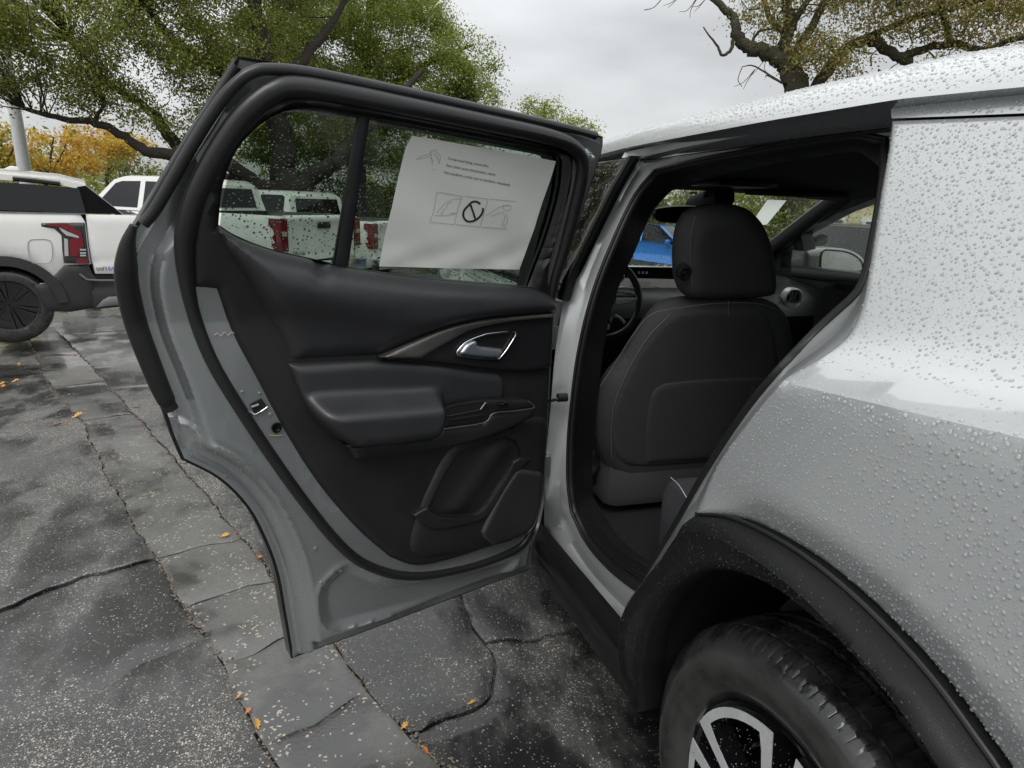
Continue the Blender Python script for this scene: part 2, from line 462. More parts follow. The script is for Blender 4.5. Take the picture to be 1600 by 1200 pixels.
def water_mat(name='water_drop', spread=.24):
    m = bpy.data.materials.new(name); m.use_nodes = True; nt = m.node_tree; nt.nodes.clear()
    o = nt.nodes.new('ShaderNodeOutputMaterial'); r = nt.nodes.new('ShaderNodeBsdfRefraction'); g = nt.nodes.new('ShaderNodeBsdfGlossy')
    r.inputs['IOR'].default_value = 1.33; r.inputs['Roughness'].default_value = .0; g.inputs['Roughness'].default_value = .02
    fr = nt.nodes.new('ShaderNodeFresnel'); fr.inputs['IOR'].default_value = 1.6
    mx = nt.nodes.new('ShaderNodeMixShader')
    nt.links.new(fr.outputs[0], mx.inputs[0]); nt.links.new(r.outputs[0], mx.inputs[1]); nt.links.new(g.outputs[0], mx.inputs[2])
    df = nt.nodes.new('ShaderNodeBsdfDiffuse'); n = noise(nt, 90, 2); nt.links.new(mixc(nt, n.outputs['Fac'], (.75, .77, .78), (.9, .92, .93)), df.inputs['Color'])
    m2 = nt.nodes.new('ShaderNodeMixShader'); m2.inputs[0].default_value = spread          # stands for the light a bead gathers and spreads
    nt.links.new(mx.outputs[0], m2.inputs[1]); nt.links.new(df.outputs[0], m2.inputs[2])
    nt.links.new(m2.outputs[0], o.inputs['Surface']); return m
M['water'] = water_mat()
M['waterdark'] = water_mat('water_drop_clear', .05)
def leaf_mat(name, cols, trans=.42):
    m, nt, b = new_mat(name)
    at_ = nt.nodes.new('ShaderNodeAttribute'); at_.attribute_name = 'tone'
    rp = nt.nodes.new('ShaderNodeValToRGB'); nt.links.new(at_.outputs['Fac'], rp.inputs['Fac'])
    el = rp.color_ramp.elements
    while len(el) < len(cols): el.new(.5)
    for i, (p, c) in enumerate(cols): el[i].position = p; el[i].color = (*c, 1)
    nt.links.new(rp.outputs['Color'], b.inputs['Base Color']); b.inputs['Roughness'].default_value = .45
    tr = nt.nodes.new('ShaderNodeBsdfTranslucent'); nt.links.new(rp.outputs['Color'], tr.inputs['Color'])
    mx = nt.nodes.new('ShaderNodeMixShader'); mx.inputs[0].default_value = trans
    o = nt.nodes.get('Material Output')
    nt.links.new(b.outputs[0], mx.inputs[1]); nt.links.new(tr.outputs[0], mx.inputs[2]); nt.links.new(mx.outputs[0], o.inputs['Surface'])
    return m
M['oakleaf'] = leaf_mat('oak_leaves', [(0, (.085, .115, .026)), (.5, (.22, .255, .045)), (.85, (.40, .40, .08)), (1, (.46, .36, .08))])
M['greenleaf'] = leaf_mat('green_leaves', [(0, (.095, .145, .028)), (.5, (.23, .32, .05)), (.87, (.40, .45, .085)), (1, (.5, .36, .09))])
M['autumnleaf'] = leaf_mat('autumn_leaves', [(0, (.22, .25, .04)), (.35, (.60, .48, .07)), (.7, (.78, .48, .08)), (1, (.68, .28, .07))])
M['bushleaf'] = leaf_mat('bush_leaves', [(0, (.06, .09, .02)), (.5, (.16, .21, .045)), (1, (.32, .32, .08))])
M['brownleaf'] = leaf_mat('browning_leaves', [(0, (.10, .13, .03)), (.4, (.25, .26, .06)), (.72, (.38, .29, .09)), (1, (.42, .20, .08))])

def asphalt():
    m, nt, b = new_mat('wet_asphalt')
    L = nt.links
    big = noise(nt, .9, 4, .55); mid = noise(nt, 4.5, 4, .6, mscale=(1.0, .55, 1)); fine = noise(nt, 60, 3, .6)
    tc = nt.nodes.new('ShaderNodeTexCoord')
    vo = nt.nodes.new('ShaderNodeTexVoronoi'); vo.inputs['Scale'].default_value = 135; L.new(tc.outputs['Object'], vo.inputs['Vector'])
    vb = nt.nodes.new('ShaderNodeTexVoronoi'); vb.inputs['Scale'].default_value = 260; L.new(tc.outputs['Object'], vb.inputs['Vector'])
    # where the pale stones show
    msk = nt.nodes.new('ShaderNodeMath'); msk.operation = 'ADD'; L.new(big.outputs['Fac'], msk.inputs[0])
    mm = nt.nodes.new('ShaderNodeMath'); mm.operation = 'MULTIPLY'; mm.inputs[1].default_value = .8
    L.new(mid.outputs['Fac'], mm.inputs[0]); L.new(mm.outputs[0], msk.inputs[1])
    expo = mrange(nt, msk.outputs[0], .84, 1.04, 0, 1, True)
    sep = nt.nodes.new('ShaderNodeSeparateColor'); L.new(vo.outputs['Color'], sep.inputs[0])
    ex2 = mrange(nt, expo, 0, 1, .992, .60)
    gt = nt.nodes.new('ShaderNodeMath'); gt.operation = 'GREATER_THAN'; L.new(sep.outputs[0], gt.inputs[0]); L.new(ex2, gt.inputs[1])
    dsk = mrange(nt, vo.outputs['Distance'], .28, .42, 1, 0)
    st = nt.nodes.new('ShaderNodeMath'); st.operation = 'MULTIPLY'; L.new(gt.outputs[0], st.inputs[0]); L.new(dsk, st.inputs[1])
    base = mixc(nt, mrange(nt, mid.outputs['Fac'], .35, .65, 0, 1), (.050, .051, .052), (.115, .114, .111))
    base = mixc(nt, mrange(nt, fine.outputs['Fac'], .3, .7, 0, .5), base, (.03, .03, .03))
    base = mixc(nt, mrange(nt, msk.outputs[0], .76, .93, .9, 0, True), base, (.011, .011, .012))
    stone = mixc(nt, sep.outputs[1], (.30, .28, .23), (.60, .57, .49))
    sp2 = nt.nodes.new('ShaderNodeSeparateColor'); L.new(vb.outputs['Color'], sp2.inputs[0])
    g2 = nt.nodes.new('ShaderNodeMath'); g2.operation = 'GREATER_THAN'; L.new(sp2.outputs[2], g2.inputs[0]); L.new(mrange(nt, expo, 0, 1, .965, .74), g2.inputs[1])
    base = mixc(nt, g2.outputs[0], base, mixc(nt, sp2.outputs[0], (.10, .095, .085), (.34, .32, .28)))
    L.new(mixc(nt, st.outputs[0], base, stone), b.inputs['Base Color'])
    wet = mrange(nt, msk.outputs[0], .80, 1.0, 0, 1, True)
    L.new(mrange(nt, wet, 0, 1, .16, .55), b.inputs['Roughness'])
    b.inputs['Specular IOR Level'].default_value = .5
    L.new(mrange(nt, msk.outputs[0], .78, 1.0, 1.0, .12, True), b.inputs['Coat Weight']); b.inputs['Coat Roughness'].default_value = .09; b.inputs['Coat IOR'].default_value = 1.36      # the film of rain water
    cb = nt.nodes.new('ShaderNodeBump'); cb.inputs['Strength'].default_value = .12; cb.inputs['Distance'].default_value = .003; L.new(mid.outputs['Fac'], cb.inputs['Height']); L.new(cb.outputs['Normal'], b.inputs['Coat Normal'])
    n1 = bump(nt, b, mid.outputs['Fac'], .16, .008)
    bp = nt.nodes.new('ShaderNodeBump'); bp.inputs['Distance'].default_value = .0035
    L.new(mrange(nt, wet, 0, 1, .35, 1.0), bp.inputs['Strength']); L.new(vb.outputs['Distance'], bp.inputs['Height'])
    L.new(n1, bp.inputs['Normal'])
    bp2 = nt.nodes.new('ShaderNodeBump'); bp2.inputs['Distance'].default_value = .0025; bp2.inputs['Strength'].default_value = .6
    L.new(fine.outputs['Fac'], bp2.inputs['Height']); L.new(bp.outputs['Normal'], bp2.inputs['Normal'])
    L.new(bp2.outputs['Normal'], b.inputs['Normal'])
    return m
M['asphalt'] = asphalt()
def concrete():
    m, nt, b = new_mat('wet_concrete_gutter'); L = nt.links
    big = noise(nt, 1.6, 4, .6); fine = noise(nt, 90, 3, .6); mid = noise(nt, 7, 4, .65)
    tc = nt.nodes.new('ShaderNodeTexCoord')
    vo = nt.nodes.new('ShaderNodeTexVoronoi'); vo.inputs['Scale'].default_value = 150; L.new(tc.outputs['Object'], vo.inputs['Vector'])
    sep = nt.nodes.new('ShaderNodeSeparateColor'); L.new(vo.outputs['Color'], sep.inputs[0])
    ex2 = mrange(nt, mid.outputs['Fac'], .5, .74, .993, .76)
    gt = nt.nodes.new('ShaderNodeMath'); gt.operation = 'GREATER_THAN'; L.new(sep.outputs[0], gt.inputs[0]); L.new(ex2, gt.inputs[1])
    base = mixc(nt, mrange(nt, big.outputs['Fac'], .35, .65, 0, 1), (.085, .085, .083), (.155, .153, .144))
    base = mixc(nt, mrange(nt, fine.outputs['Fac'], .3, .75, 0, .6), base, (.06, .058, .055))
    wetp = mrange(nt, big.outputs['Fac'], .50, .40, 0, .8, True)
    base = mixc(nt, wetp, base, (.022, .022, .022))
    L.new(mixc(nt, gt.outputs[0], base, (.36, .31, .24)), b.inputs['Base Color'])
    L.new(mrange(nt, big.outputs['Fac'], .38, .6, .14, .5), b.inputs['Roughness'])
    L.new(mrange(nt, big.outputs['Fac'], .38, .62, 1, .2), b.inputs['Coat Weight']); b.inputs['Coat Roughness'].default_value = .1; b.inputs['Coat IOR'].default_value = 1.36
    n1 = bump(nt, b, mid.outputs['Fac'], .14, .005); n2 = bump(nt, b, fine.outputs['Fac'], .5, .002, n1)
    return m
M['concrete'] = concrete()
M['gravel'] = simple('seam_gravel', (.16, .13, .10), .8, var=.7, nscale=400)
M['crackdirt'] = simple('crack_dirt', (.012, .011, .01), .7, var=.5, nscale=60, grain=200, gstr=1, gdist=.004)
def tyre_mat():
    m, nt, b = new_mat('wet_tyre'); L = nt.links
    n = noise(nt, 14, 5, .6); f = noise(nt, 3, 2)
    L.new(mixc(nt, mrange(nt, n.outputs['Fac'], .35, .6, 0, 1), (.009, .009, .009), (.03, .0295, .029)), b.inputs['Base Color'])
    L.new(mrange(nt, n.outputs['Fac'], .4, .62, .22, .5), b.inputs['Roughness'])
    b.inputs['Coat Weight'].default_value = .7; b.inputs['Coat Roughness'].default_value = .12
    g = noise(nt, 500, 2); bump(nt, b, g.outputs['Fac'], .15, .0006)
    return m
M['tyre'] = tyre_mat()
# ------------------------------------------------------------------ ground: a lot that falls gently away in front
def g(x, y):
    D = (x-CAM[0])*_r[1]*-1 + (y-CAM[1])*_r[0]               # metres ahead of the camera
    t = (D-2.3)
    s = np.where(t > 30, t, 0.6*np.log1p(np.exp(np.clip(t/0.6, -40, 60))))
    s = np.minimum(s, 30.0)
    return -0.05*s
class Ground(Surf):
    def F(s, p, off): return p[2]-float(g(p[0], p[1]))-off
    def uv(s, p): return (p[0], p[1])
    def pt(s, u, v, off=0.0): return np.array([u, v, float(g(u, v))+off])
GR = Ground()

b = MB()
rad = [0, .8, 1.6, 2.4, 3.2, 4.2, 5.5, 7, 9, 12, 16, 22, 30, 38, 50, 80, 150, 400, 1200]
nseg = 64; rings = []
for r in rad[1:]:
    rings.append([(CAM[0]+r*math.cos(2*PI*k/nseg), CAM[1]+r*math.sin(2*PI*k/nseg)) for k in range(nseg)])
rings3 = [[(x, y, float(g(x, y))-.022) for x, y in rr] for rr in rings]
b.loft(rings3, True)
b.add([(CAM[0], CAM[1], float(g(CAM[0], CAM[1]))-.022)]+rings3[0], [(0, 1+(k+1) % nseg, 1+k) for k in range(nseg)])
ground = b.build('ground', M['asphalt'], smooth=60, recalc=False)
tag(ground, kind='structure')
for p in ground.data.polygons:
    pass

# slabs: seams and cracks found on the ground
S1 = [(50, 540), (70, 590), (130, 660), (165, 740), (205, 810), (240, 870), (285, 940), (325, 1005), (360, 1070), (395, 1130), (430, 1195)]
S2 = [(105, 533), (150, 580), (200, 635), (250, 690), (310, 760), (370, 830), (430, 905), (520, 1010), (565, 1065), (610, 1115), (650, 1160), (690, 1205)]
S1g = [np.array(GR.hit(*p)) for p in S1]; S2g = [np.array(GR.hit(*p)) for p in S2]
es = (S1g[0]-S1g[-2])+(S2g[0]-S2g[-2]); es /= np.linalg.norm(es); eb = np.array([es[1], -es[0]])   # eb to the right
def ab(p): return np.array([p@es, p@eb])
def xy(q): return q[0]*es+q[1]*eb
def seam_fn(P, ph):
    Q = sorted([tuple(ab(p)) for p in P]); A = [q[0] for q in Q]; B = [q[1] for q in Q]
    m = (B[-1]-B[0])/(A[-1]-A[0])
    A = [A[0]-8]+A+[A[-1]+12]; B = [B[0]]+B+[B[-1]]
    def f(a):
        return float(np.interp(a, A, B))+.006*math.sin(a*9+ph)+.004*math.sin(a*31+2*ph)+.003*math.sin(a*77+ph)
    return f
s1, s2 = seam_fn(S1g, .3), seam_fn(S2g, 1.7)
left_edge = lambda a: s1(a)-3.6
right_edge = lambda a: s2(a)+3.4
def crack(px, fl, fr, seed):
    """crack across a strip: photo points snapped to both sides, with a jagged course"""
    Q = [ab(np.array(GR.hit(*p))) for p in px]
    Q.sort(key=lambda q: q[1]) if px[0] != px[-1] and seed >= 0 else None
    sl = np.polyfit([q[1] for q in Q], [q[0] for q in Q], 1)[0] if len(Q) > 1 else 0
    sl = max(-.35, min(.35, sl))
    if abs(Q[0][1]-fl(Q[0][0])) > .02: Q = [np.array([Q[0][0]-(Q[0][1]-fl(Q[0][0]))*sl, fl(Q[0][0])])]+Q if Q[0][1] > fl(Q[0][0]) else Q
    if Q[-1][1] < fr(Q[-1][0])-.02: Q = Q+[np.array([Q[-1][0]+(fr(Q[-1][0])-Q[-1][1])*sl, fr(Q[-1][0])])]
    Q[0] = np.array([Q[0][0], fl(Q[0][0])]); Q[-1] = np.array([Q[-1][0], fr(Q[-1][0])])
    return jag(Q, seed)
def jag(Q, seed, amp=.019):
    L = sum(np.linalg.norm(Q[i+1]-Q[i]) for i in range(len(Q)-1)); n = max(6, int(L/.035))
    P = resample(Q, n); rr = np.random.default_rng(abs(seed)+50)
    k = rr.normal(0, 1, n); k = np.convolve(k, [.2, .6, .2], 'same'); k2 = np.convolve(rr.normal(0, 1, n), np.ones(9)/4, 'same')
    k[0] = k[-1] = k2[0] = k2[-1] = 0
    for i in range(1, n-1):
        t = P[i+1]-P[i-1]; t /= np.linalg.norm(t)+1e-9
        P[i] = P[i]+np.array([-t[1], t[0]])*(amp*.55*k[i]+amp*.8*k2[i])
    return [P[i] for i in range(n)]
def plain(a, fl, fr, seed, skew=0):
    return jag([np.array([a, fl(a)]), np.array([a+skew*(fr(a)-fl(a)), fr(a+skew*(fr(a)-fl(a)))])], seed)
def seam_run(f, a0, a1):
    n = max(2, int(abs(a1-a0)/.05)); return [np.array([a, f(a)]) for a in np.linspace(a0, a1, n)][1:-1]
def slab(near, far, fl, fr, name, mat, idx, gap=.006):
    Q = list(near)+seam_run(fr, near[-1][0], far[-1][0])+list(far[::-1])+seam_run(fl, far[0][0], near[0][0])
    P = [xy(q) for q in Q]; n = len(P)
    out = []
    area = sum(P[i][0]*P[(i+1) % n][1]-P[(i+1) % n][0]*P[i][1] for i in range(n))
    sg = 1 if area > 0 else -1
    rr = np.random.default_rng(idx+900)
    gw = np.convolve(rr.random(n+12), np.ones(7)/7, 'same')[6:-6]
    for i in range(n):
        t = P[(i+1) % n]-P[i-1]; t /= np.linalg.norm(t)+1e-9
        nn = np.array([-t[1], t[0]])*sg
        out.append(tuple(P[i]+nn*(gap*min(1.15, max(.45, .75+3.0*(gw[i]-.5)+.7*(rr.random()-.5))))))
    c = np.mean(P, 0); tl = rr.normal(0, .0016, 2); z0 = rr.normal(0, .0022)
    def off(W, d): return z0+(W-c)@tl*.6-.0035*np.exp(-d/.006)+.0015*np.sin(W[:, 0]*2.1+idx)*np.sin(W[:, 1]*1.7)
    m = MB().pad(GR, out, off, spacing=.13, ring=(.006, .018), back=-.024)
    o = m.build(name, mat, ground, smooth=50)
    return o
L0 = crack([(0, 676), (60, 668), (128, 661)], left_edge, s1, 3)
L1 = crack([(0, 958), (70, 922), (150, 897), (240, 874)], left_edge, s1, 1)
L2 = crack([(0, 1135), (60, 1122), (100, 1112), (160, 1072), (235, 1032), (320, 1000)], left_edge, s1, 2)
L3 = crack([(215, 1200), (290, 1168), (350, 1157), (398, 1142)], left_edge, s1, 4)
aL = [L3[-1][0], L2[-1][0], L1[-1][0], L0[-1][0]]
cracksL = [plain(aL[0]-3.2, left_edge, s1, 11), plain(aL[0]-1.2, left_edge, s1, 12, .05), L3, L2, L1, L0] + \
          [plain(aL[3]+k, left_edge, s1, 13+i, .04) for i, k in enumerate((1.6, 3.4, 5.6))]
D0 = crack([(133, 655), (197, 646)], s1, s2, 21); D1 = crack([(262, 868), (300, 860), (335, 850), (372, 842)], s1, s2, 22)
D2 = crack([(305, 945), (360, 925), (425, 908)], s1, s2, 23); D3 = crack([(358, 1030), (400, 1016), (445, 990), (500, 975)], s1, s2, 24)
D4 = crack([(425, 1160), (450, 1147), (500, 1125), (545, 1095), (575, 1080)], s1, s2, 25)
aD = D4[0][0]
cracksM = [plain(aD-3.0, s1, s2, 31), plain(aD-1.5, s1, s2, 32), plain(aD-.55, s1, s2, 36, .1), D4, D3, D2, D1, D0] + \
          [plain(D0[0][0]+k, s1, s2, 33+i) for i, k in enumerate((1.1, 2.4, 4.2))]
_fork = ab(np.array(GR.hit(757, 1005)))
ER = [ab(np.array(GR.hit(*p))) for p in [(645, 1140), (700, 1116), (745, 1096), (764, 1080), (768, 1050), (757, 1005)]]
ER[0] = np.array([ER[0][0], s2(ER[0][0])]); EA = jag(ER, 41)
EBp = [ab(np.array(GR.hit(*p))) for p in [(757, 1005), (790, 1002), (840, 1000), (900, 992)]]
EBp.append(np.array([EBp[-1][0]+.3, right_edge(EBp[-1][0])])); EB = jag(EBp, 42)
_s3pts = [np.array(GR.hit(*p)) for p in [(757, 1005), (728, 968), (722, 935), (700, 880), (640, 790)]]
_s3ab = sorted([tuple(ab(p)) for p in _s3pts])
_s3A = [q[0] for q in _s3ab]+[_s3ab[-1][0]+6]; _s3B = [q[1] for q in _s3ab]+[_s3ab[-1][1]+.8]
s3 = lambda a: float(np.interp(a, _s3A, _s3B))+(.008*math.sin(a*17)+.005*math.sin(a*53))*min(1, max(0, (a-_s3A[0])*8))
E0a = plain(_s3A[0]+2.2, s2, s3, 43, .05); E0b = plain(_s3A[0]+2.3, s3, right_edge, 44)
k = 0
for A, B in zip(cracksL[:-1], cracksL[1:]):
    slab(A, B, left_edge, s1, 'asphalt_slab', M['asphalt'], k, .005); k += 1
for A, B in zip(cracksM[:-1], cracksM[1:]):
    slab(A, B, s1, s2, 'gutter_slab', M['concrete'], k, .006); k += 1
nearR = plain(EA[0][0]-3.0, s2, right_edge, 45)
slab(nearR, EA+EB[1:], s2, right_edge, 'asphalt_slab', M['asphalt'], k); k += 1
slab(EA, E0a, s2, s3, 'asphalt_slab', M['asphalt'], k); k += 1
slab(EB, E0b, s3, right_edge, 'asphalt_slab', M['asphalt'], k); k += 1
farA = plain(E0a[0][0]+2.0, s2, s3, 46); farB = plain(E0b[0][0]+2.0, s3, right_edge, 47)
slab(E0a, farA, s2, s3, 'asphalt_slab', M['asphalt'], k); k += 1
slab(E0b, farB, s3, right_edge, 'asphalt_slab', M['asphalt'], k); k += 1
far2A = plain(farA[0][0]+3, s2, s3, 48); slab(farA, far2A, s2, s3, 'asphalt_slab', M['asphalt'], k); k += 1

# loose grit in the seams
def stones(name, n, pos, size, mat, parent, seed):
    rr = np.random.default_rng(seed); V = []; Fc = []
    base = np.array([(1, 0, 0), (-1, 0, 0), (0, 1, 0), (0, -1, 0), (0, 0, .7), (0, 0, -.7)])
    tri = [(0, 2, 4), (2, 1, 4), (1, 3, 4), (3, 0, 4), (2, 0, 5), (1, 2, 5), (3, 1, 5), (0, 3, 5)]
    for i in range(n):
        c = pos(rr); s_ = size*(.4+1.1*rr.random()**2); a = rr.random()*PI
        R = np.array([[math.cos(a), -math.sin(a), 0], [math.sin(a), math.cos(a), 0], [0, 0, 1]])
        q = (base*(1+.5*(rr.random((6, 3))-.5))*s_) @ R.T + c
        k_ = len(V); V += [tuple(v) for v in q]; Fc += [tuple(k_+j for j in t) for t in tri]
    o = MB().add(V, Fc).build(name, mat, parent, smooth=0, recalc=False)
    o['kind'] = 'stuff'; return o
a_lo, a_hi = ab(S1g[-1])[0]-.4, ab(S1g[0])[0]+.6
def seam_pos(rr):
    f = s1 if rr.random() < .55 else s2
    a = a_lo+(a_hi-a_lo)*rr.random()**1.6; w = .020+.016*math.sin(a*2.3)
    p = xy(np.array([a, f(a)+rr.normal(0, 1)*w*.6])); return np.array([p[0], p[1], float(g(p[0], p[1]))-.004+.004*rr.random()])
stones('seam_gravel', 4200, seam_pos, .0042, M['gravel'], ground, 5)
# ------------------------------------------------------------------ the silver car, body
car = empty('parked_suv', 'silver grey wet suv covered in raindrops with its rear side door wide open', 'suv', (0.97, 1.0, 0))
def zcrease(y): return 1.168+.118*(.085-min(max(y, -.9), .35))
def shelf(y):
    t = min(1, max(0, (y-.30)/.4)); t = t*t*(3-2*t); return .085*(1-t)
GX = .22
def gutter(y):
    return float(np.interp(y, [-.95, -.5, -.2, 0, .2, .5, 1.1, 1.6, 1.95, 2.75], [1.40, 1.50, 1.535, 1.549, 1.559, 1.558, 1.548, 1.525, 1.475, 1.09]))
def Sx(y, z):
    c = zcrease(y)
    rear = .10*max(0, (-.25-y)/.7)**2+.10*max(0, (y-2.9)/.8)**2
    w = .0015+.075*min(1, max(0, (y-.30)/.4))           # the shoulder crease fades towards the front door
    h = z-c; sh = shelf(y)
    zz = z-(w*math.log1p(math.exp(min(60, h/w))) if h > -12*w else 0)
    base = .010*((zz-.86)/.32)**2+(.035*((.5-z)/.25) if z < .5 else 0)+rear
    if h <= -12*w: return base
    h = w*math.log1p(math.exp(min(60, h/w))) if h < 40*w else h
    return base+sh*(1-math.exp(-h/.03))+(GX-.01-sh)*h/(1.555-c)+rear
class Side(Surf):
    def F(s, p, off): return Sx(p[1], p[2])+off-p[0]
    def uv(s, p): return (p[1], p[2])
    def pt(s, u, v, off=0.0): return np.array([Sx(u, v)+off, u, v])
class RSide(Surf):                                   # the far side of the car
    def F(s, p, off): return 1.94-Sx(p[1], p[2])-off-p[0]
    def uv(s, p): return (p[1], p[2])
    def pt(s, u, v, off=0.0): return np.array([1.94-Sx(u, v)-off, u, v])
SD, RS = Side(), RSide()

# quarter panel -------------------------------------------------
q_edge = cr([(1392, 189), (1388, 225), (1382, 260), (1373, 313), (1362, 385), (1355, 425), (1348, 465), (1338, 497), (1318, 530), (1272, 564), (1230, 588), (1212, 606), (1175, 650), (1120, 725), (1085, 803)], 3)
q_arch = cr([(1085, 803), (1150, 813), (1250, 867), (1350, 950), (1450, 1058), (1545, 1188)], 4)
EDGE = SD.hits(q_edge, 0.0); ARCH = SD.hits(q_arch, 0.0)
TOPL = SD.hits([(1392, 189), (1500, 185), (1599, 181)], 0.0)
ra = math.hypot(ARCH[-1][0], ARCH[-1][1]-.376); a1 = math.atan2(ARCH[-1][1]-.376, ARCH[-1][0])
arch_back = [(ra*math.cos(t), .376+ra*math.sin(t)) for t in np.linspace(a1, PI+.25, 12)][1:]
top_back = [(-.35, TOPL[-1][1]-.018), (-.6, 1.44), (-.75, 1.37)]
back_edge = [(-.86, 1.2), (-.93, 1.0), (-.95, .75), (-.93, .45), (-.85, .30)]
quarter_poly = EDGE[:-1]+ARCH+arch_back+back_edge[::-1]+top_back[::-1]+TOPL[::-1][:-1]
cre = [(y, zcrease(y)) for y in np.linspace(.078, -.9, 40)]
cre2 = [(y, zcrease(y)+.004) for y in np.linspace(.07, -.9, 40)]
_ex = []
for p in [cre, cre2]:
    arr = np.array(p); k = pip(arr, quarter_poly) & (dist_to(arr, quarter_poly) > .006); _ex.append([tuple(v) for v in arr[k]])
flare = [(y*(1+.055/math.hypot(y, z-.376)), .376+(z-.376)*(1+.055/math.hypot(y, z-.376))) for y, z in ARCH+arch_back]
arr = np.array(flare); k = pip(arr, quarter_poly) & (dist_to(arr, quarter_poly) > .008); _ex.append([tuple(v) for v in arr[k]])
def q_off(W, d):
    da = dist_to(W, ARCH+arch_back, False)
    return .003*np.exp(-(d/.003)**2)+.34*np.clip(.055-da, 0, .055)*np.clip((dist_to(W, EDGE, False)-.012)/.09, 0, 1)
m = MB().pad(SD, quarter_poly, q_off, .022, extra=_ex, ring=(.003, .006, .012), back=.03, rstep=.007)
quarter = m.build('quarter_panel', M['paint'], car, smooth=28)

# dark gap and ditch moulding above the panel
mold = SD.hits(cr([(1393, 161), (1500, 154), (1599, 148)], 4))+[(-.3, 1.51), (-.6, 1.46)]+[(-.6, 1.448), (-.3, 1.492)]+SD.hits(cr([(1599, 177), (1500, 181), (1393, 185)], 4))
MB().pad(SD, mold, -.001, .02, back=.02, rstep=.01).build('roof_moulding', M['paint'], car, smooth=35)
gp = [(TOPL[0][0]-.014, 1.475), (-.8, 1.30), (-.8, 1.41), (-.5, 1.505), (0, 1.557), (TOPL[0][0]-.006, 1.562)]
MB().pad(SD, gp, .018, .05).build('body_gap', M['edge'], car)

# roof -------------------------------------------------
def roof_z(x, y):
    xm = .97-abs(x-.97); t = min(1, max(0, (xm-GX)/.75))
    return gutter(y)+.058*(1-math.exp(-(xm-GX)/.028))+.05*(1-(1-t)**2)
xs = list(GX+np.array([0, .003, .008, .015, .025, .04, .06, .09, .14, .22, .34, .5, .75])); xs += [1.94-x for x in xs[::-1][1:]]
ys = np.linspace(-.78, 1.93, 40)
b = MB(); b.loft([[(x, y, roof_z(x, y)) for x in xs] for y in ys], False)
roof = b.build('roof', M['paint'], car, smooth=60)
# underside lip of the roof edge and the seam sealer line
lip = MB()
lip.loft([[(GX, y, gutter(y)) for y in ys], [(GX+.02, y, gutter(y)-.006) for y in ys], [(GX+.05, y, gutter(y)-.03) for y in ys]], False)
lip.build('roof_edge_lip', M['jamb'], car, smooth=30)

# door opening rings -------------------------------------------------
J0 = [[(1394, 165), (1300, 174), (1206, 193), (1090, 213), (976, 238)],
      [(976, 238), (950, 290), (917, 370), (888, 440), (869, 540), (860, 640), (852, 730), (850, 838)],
      [(850, 838), (901, 919), (942, 970), (988, 1025)],
      [(988, 1025), (984, 985), (992, 940), (1008, 905), (1060, 826), (1085, 800), (1120, 727), (1175, 652), (1212, 608), (1232, 589), (1272, 566), (1318, 532), (1338, 499), (1348, 467), (1372, 387), (1382, 313), (1391, 260), (1396, 222), (1398, 190), (1394, 165)]]
J1 = [[(1388, 216), (1330, 209), (1200, 229), (1090, 250), (1025, 266)],
      [(1025, 266), (993, 305), (957, 380), (925, 465), (903, 560), (890, 670), (888, 750), (894, 800)],
      [(894, 800), (918, 848), (958, 893), (1006, 930)],
      [(1006, 930), (1013, 905), (1030, 870), (1062, 815), (1090, 765), (1112, 728), (1157, 660), (1200, 604), (1270, 528), (1315, 486), (1345, 458), (1360, 421), (1378, 330), (1388, 262), (1388, 216)]]
J3 = [[(1376, 262), (1350, 243), (1325, 238), (1200, 258), (1100, 280), (1045, 300)],
      [(1045, 300), (1010, 340), (983, 400), (960, 450), (940, 520), (926, 620), (917, 710), (920, 775)],
      [(920, 775), (950, 825), (990, 862), (1035, 885)],
      [(1035, 885), (1050, 850), (1075, 805), (1100, 765), (1122, 728), (1165, 664), (1208, 606), (1278, 529), (1322, 487), (1352, 455), (1361, 421), (1375, 330), (1376, 262)]]
NS = [26, 34, 20, 44]
def ring_on(segs, surf, off):
    out = []
    for s_, n in zip(segs, NS):
        c = resample(cr(s_, 6), n+1)[:-1]
        out += [surf.pt(*surf.hit(p[0], p[1], off), off) for p in c]
    return out
_j = J0[3]; J0[3] = [_j[0], _j[1], _j[2]]+[(a+4, b_+1) for a, b_ in _j[3:-1]]+[_j[-1]]
r0 = ring_on(J0, SD, .022); r1 = ring_on(J1, SD, .085); r3 = ring_on(J3, SD, .19)
def lerp(a, b_, t): return [np.array(p)*(1-t)+np.array(q)*t for p, q in zip(a, b_)]
def bulge(ringp, amt, sel=None):
    c = np.mean(ringp, 0); out = []
    for p in ringp:
        v = c-p; v[0] = 0; out.append(p+v/np.linalg.norm(v)*amt)
    return out
# painted shut face with a shallow step
mid1 = [p+np.array([-.006, 0, 0]) for p in lerp(r0, r1, .38)]
mid2 = [p+np.array([.012, 0, 0]) for p in lerp(r0, r1, .50)]
jb = MB(); jb.loft([[p+np.array([0, 0, 0]) for p in r0], lerp(r0, r1, .12), mid1, mid2, lerp(r0, r1, .8), r1], True)
jamb = jb.build('door_jamb', M['paint'], car, smooth=50)
# body seal round the opening
sl = MB(); sl.tube(lerp(r1, r3, .10), .0125, 10, closed=True)
sl.tube([p+np.array([-.004, 0, 0]) for p in lerp(r1, r3, .02)], .005, 8, closed=True)
sl.build('opening_weatherstrip', M['seal'], car, smooth=60)
tb_ = MB(); tb_.loft([lerp(r1, r3, .08), lerp(r1, r3, .3), [p+np.array([-.012, 0, 0]) for p in lerp(r1, r3, .55)], r3, [p+np.array([.025, 0, 0]) for p in bulge(r3, -.02)]], True)
tb_.build('pillar_trim', M['trim'], car, smooth=60)
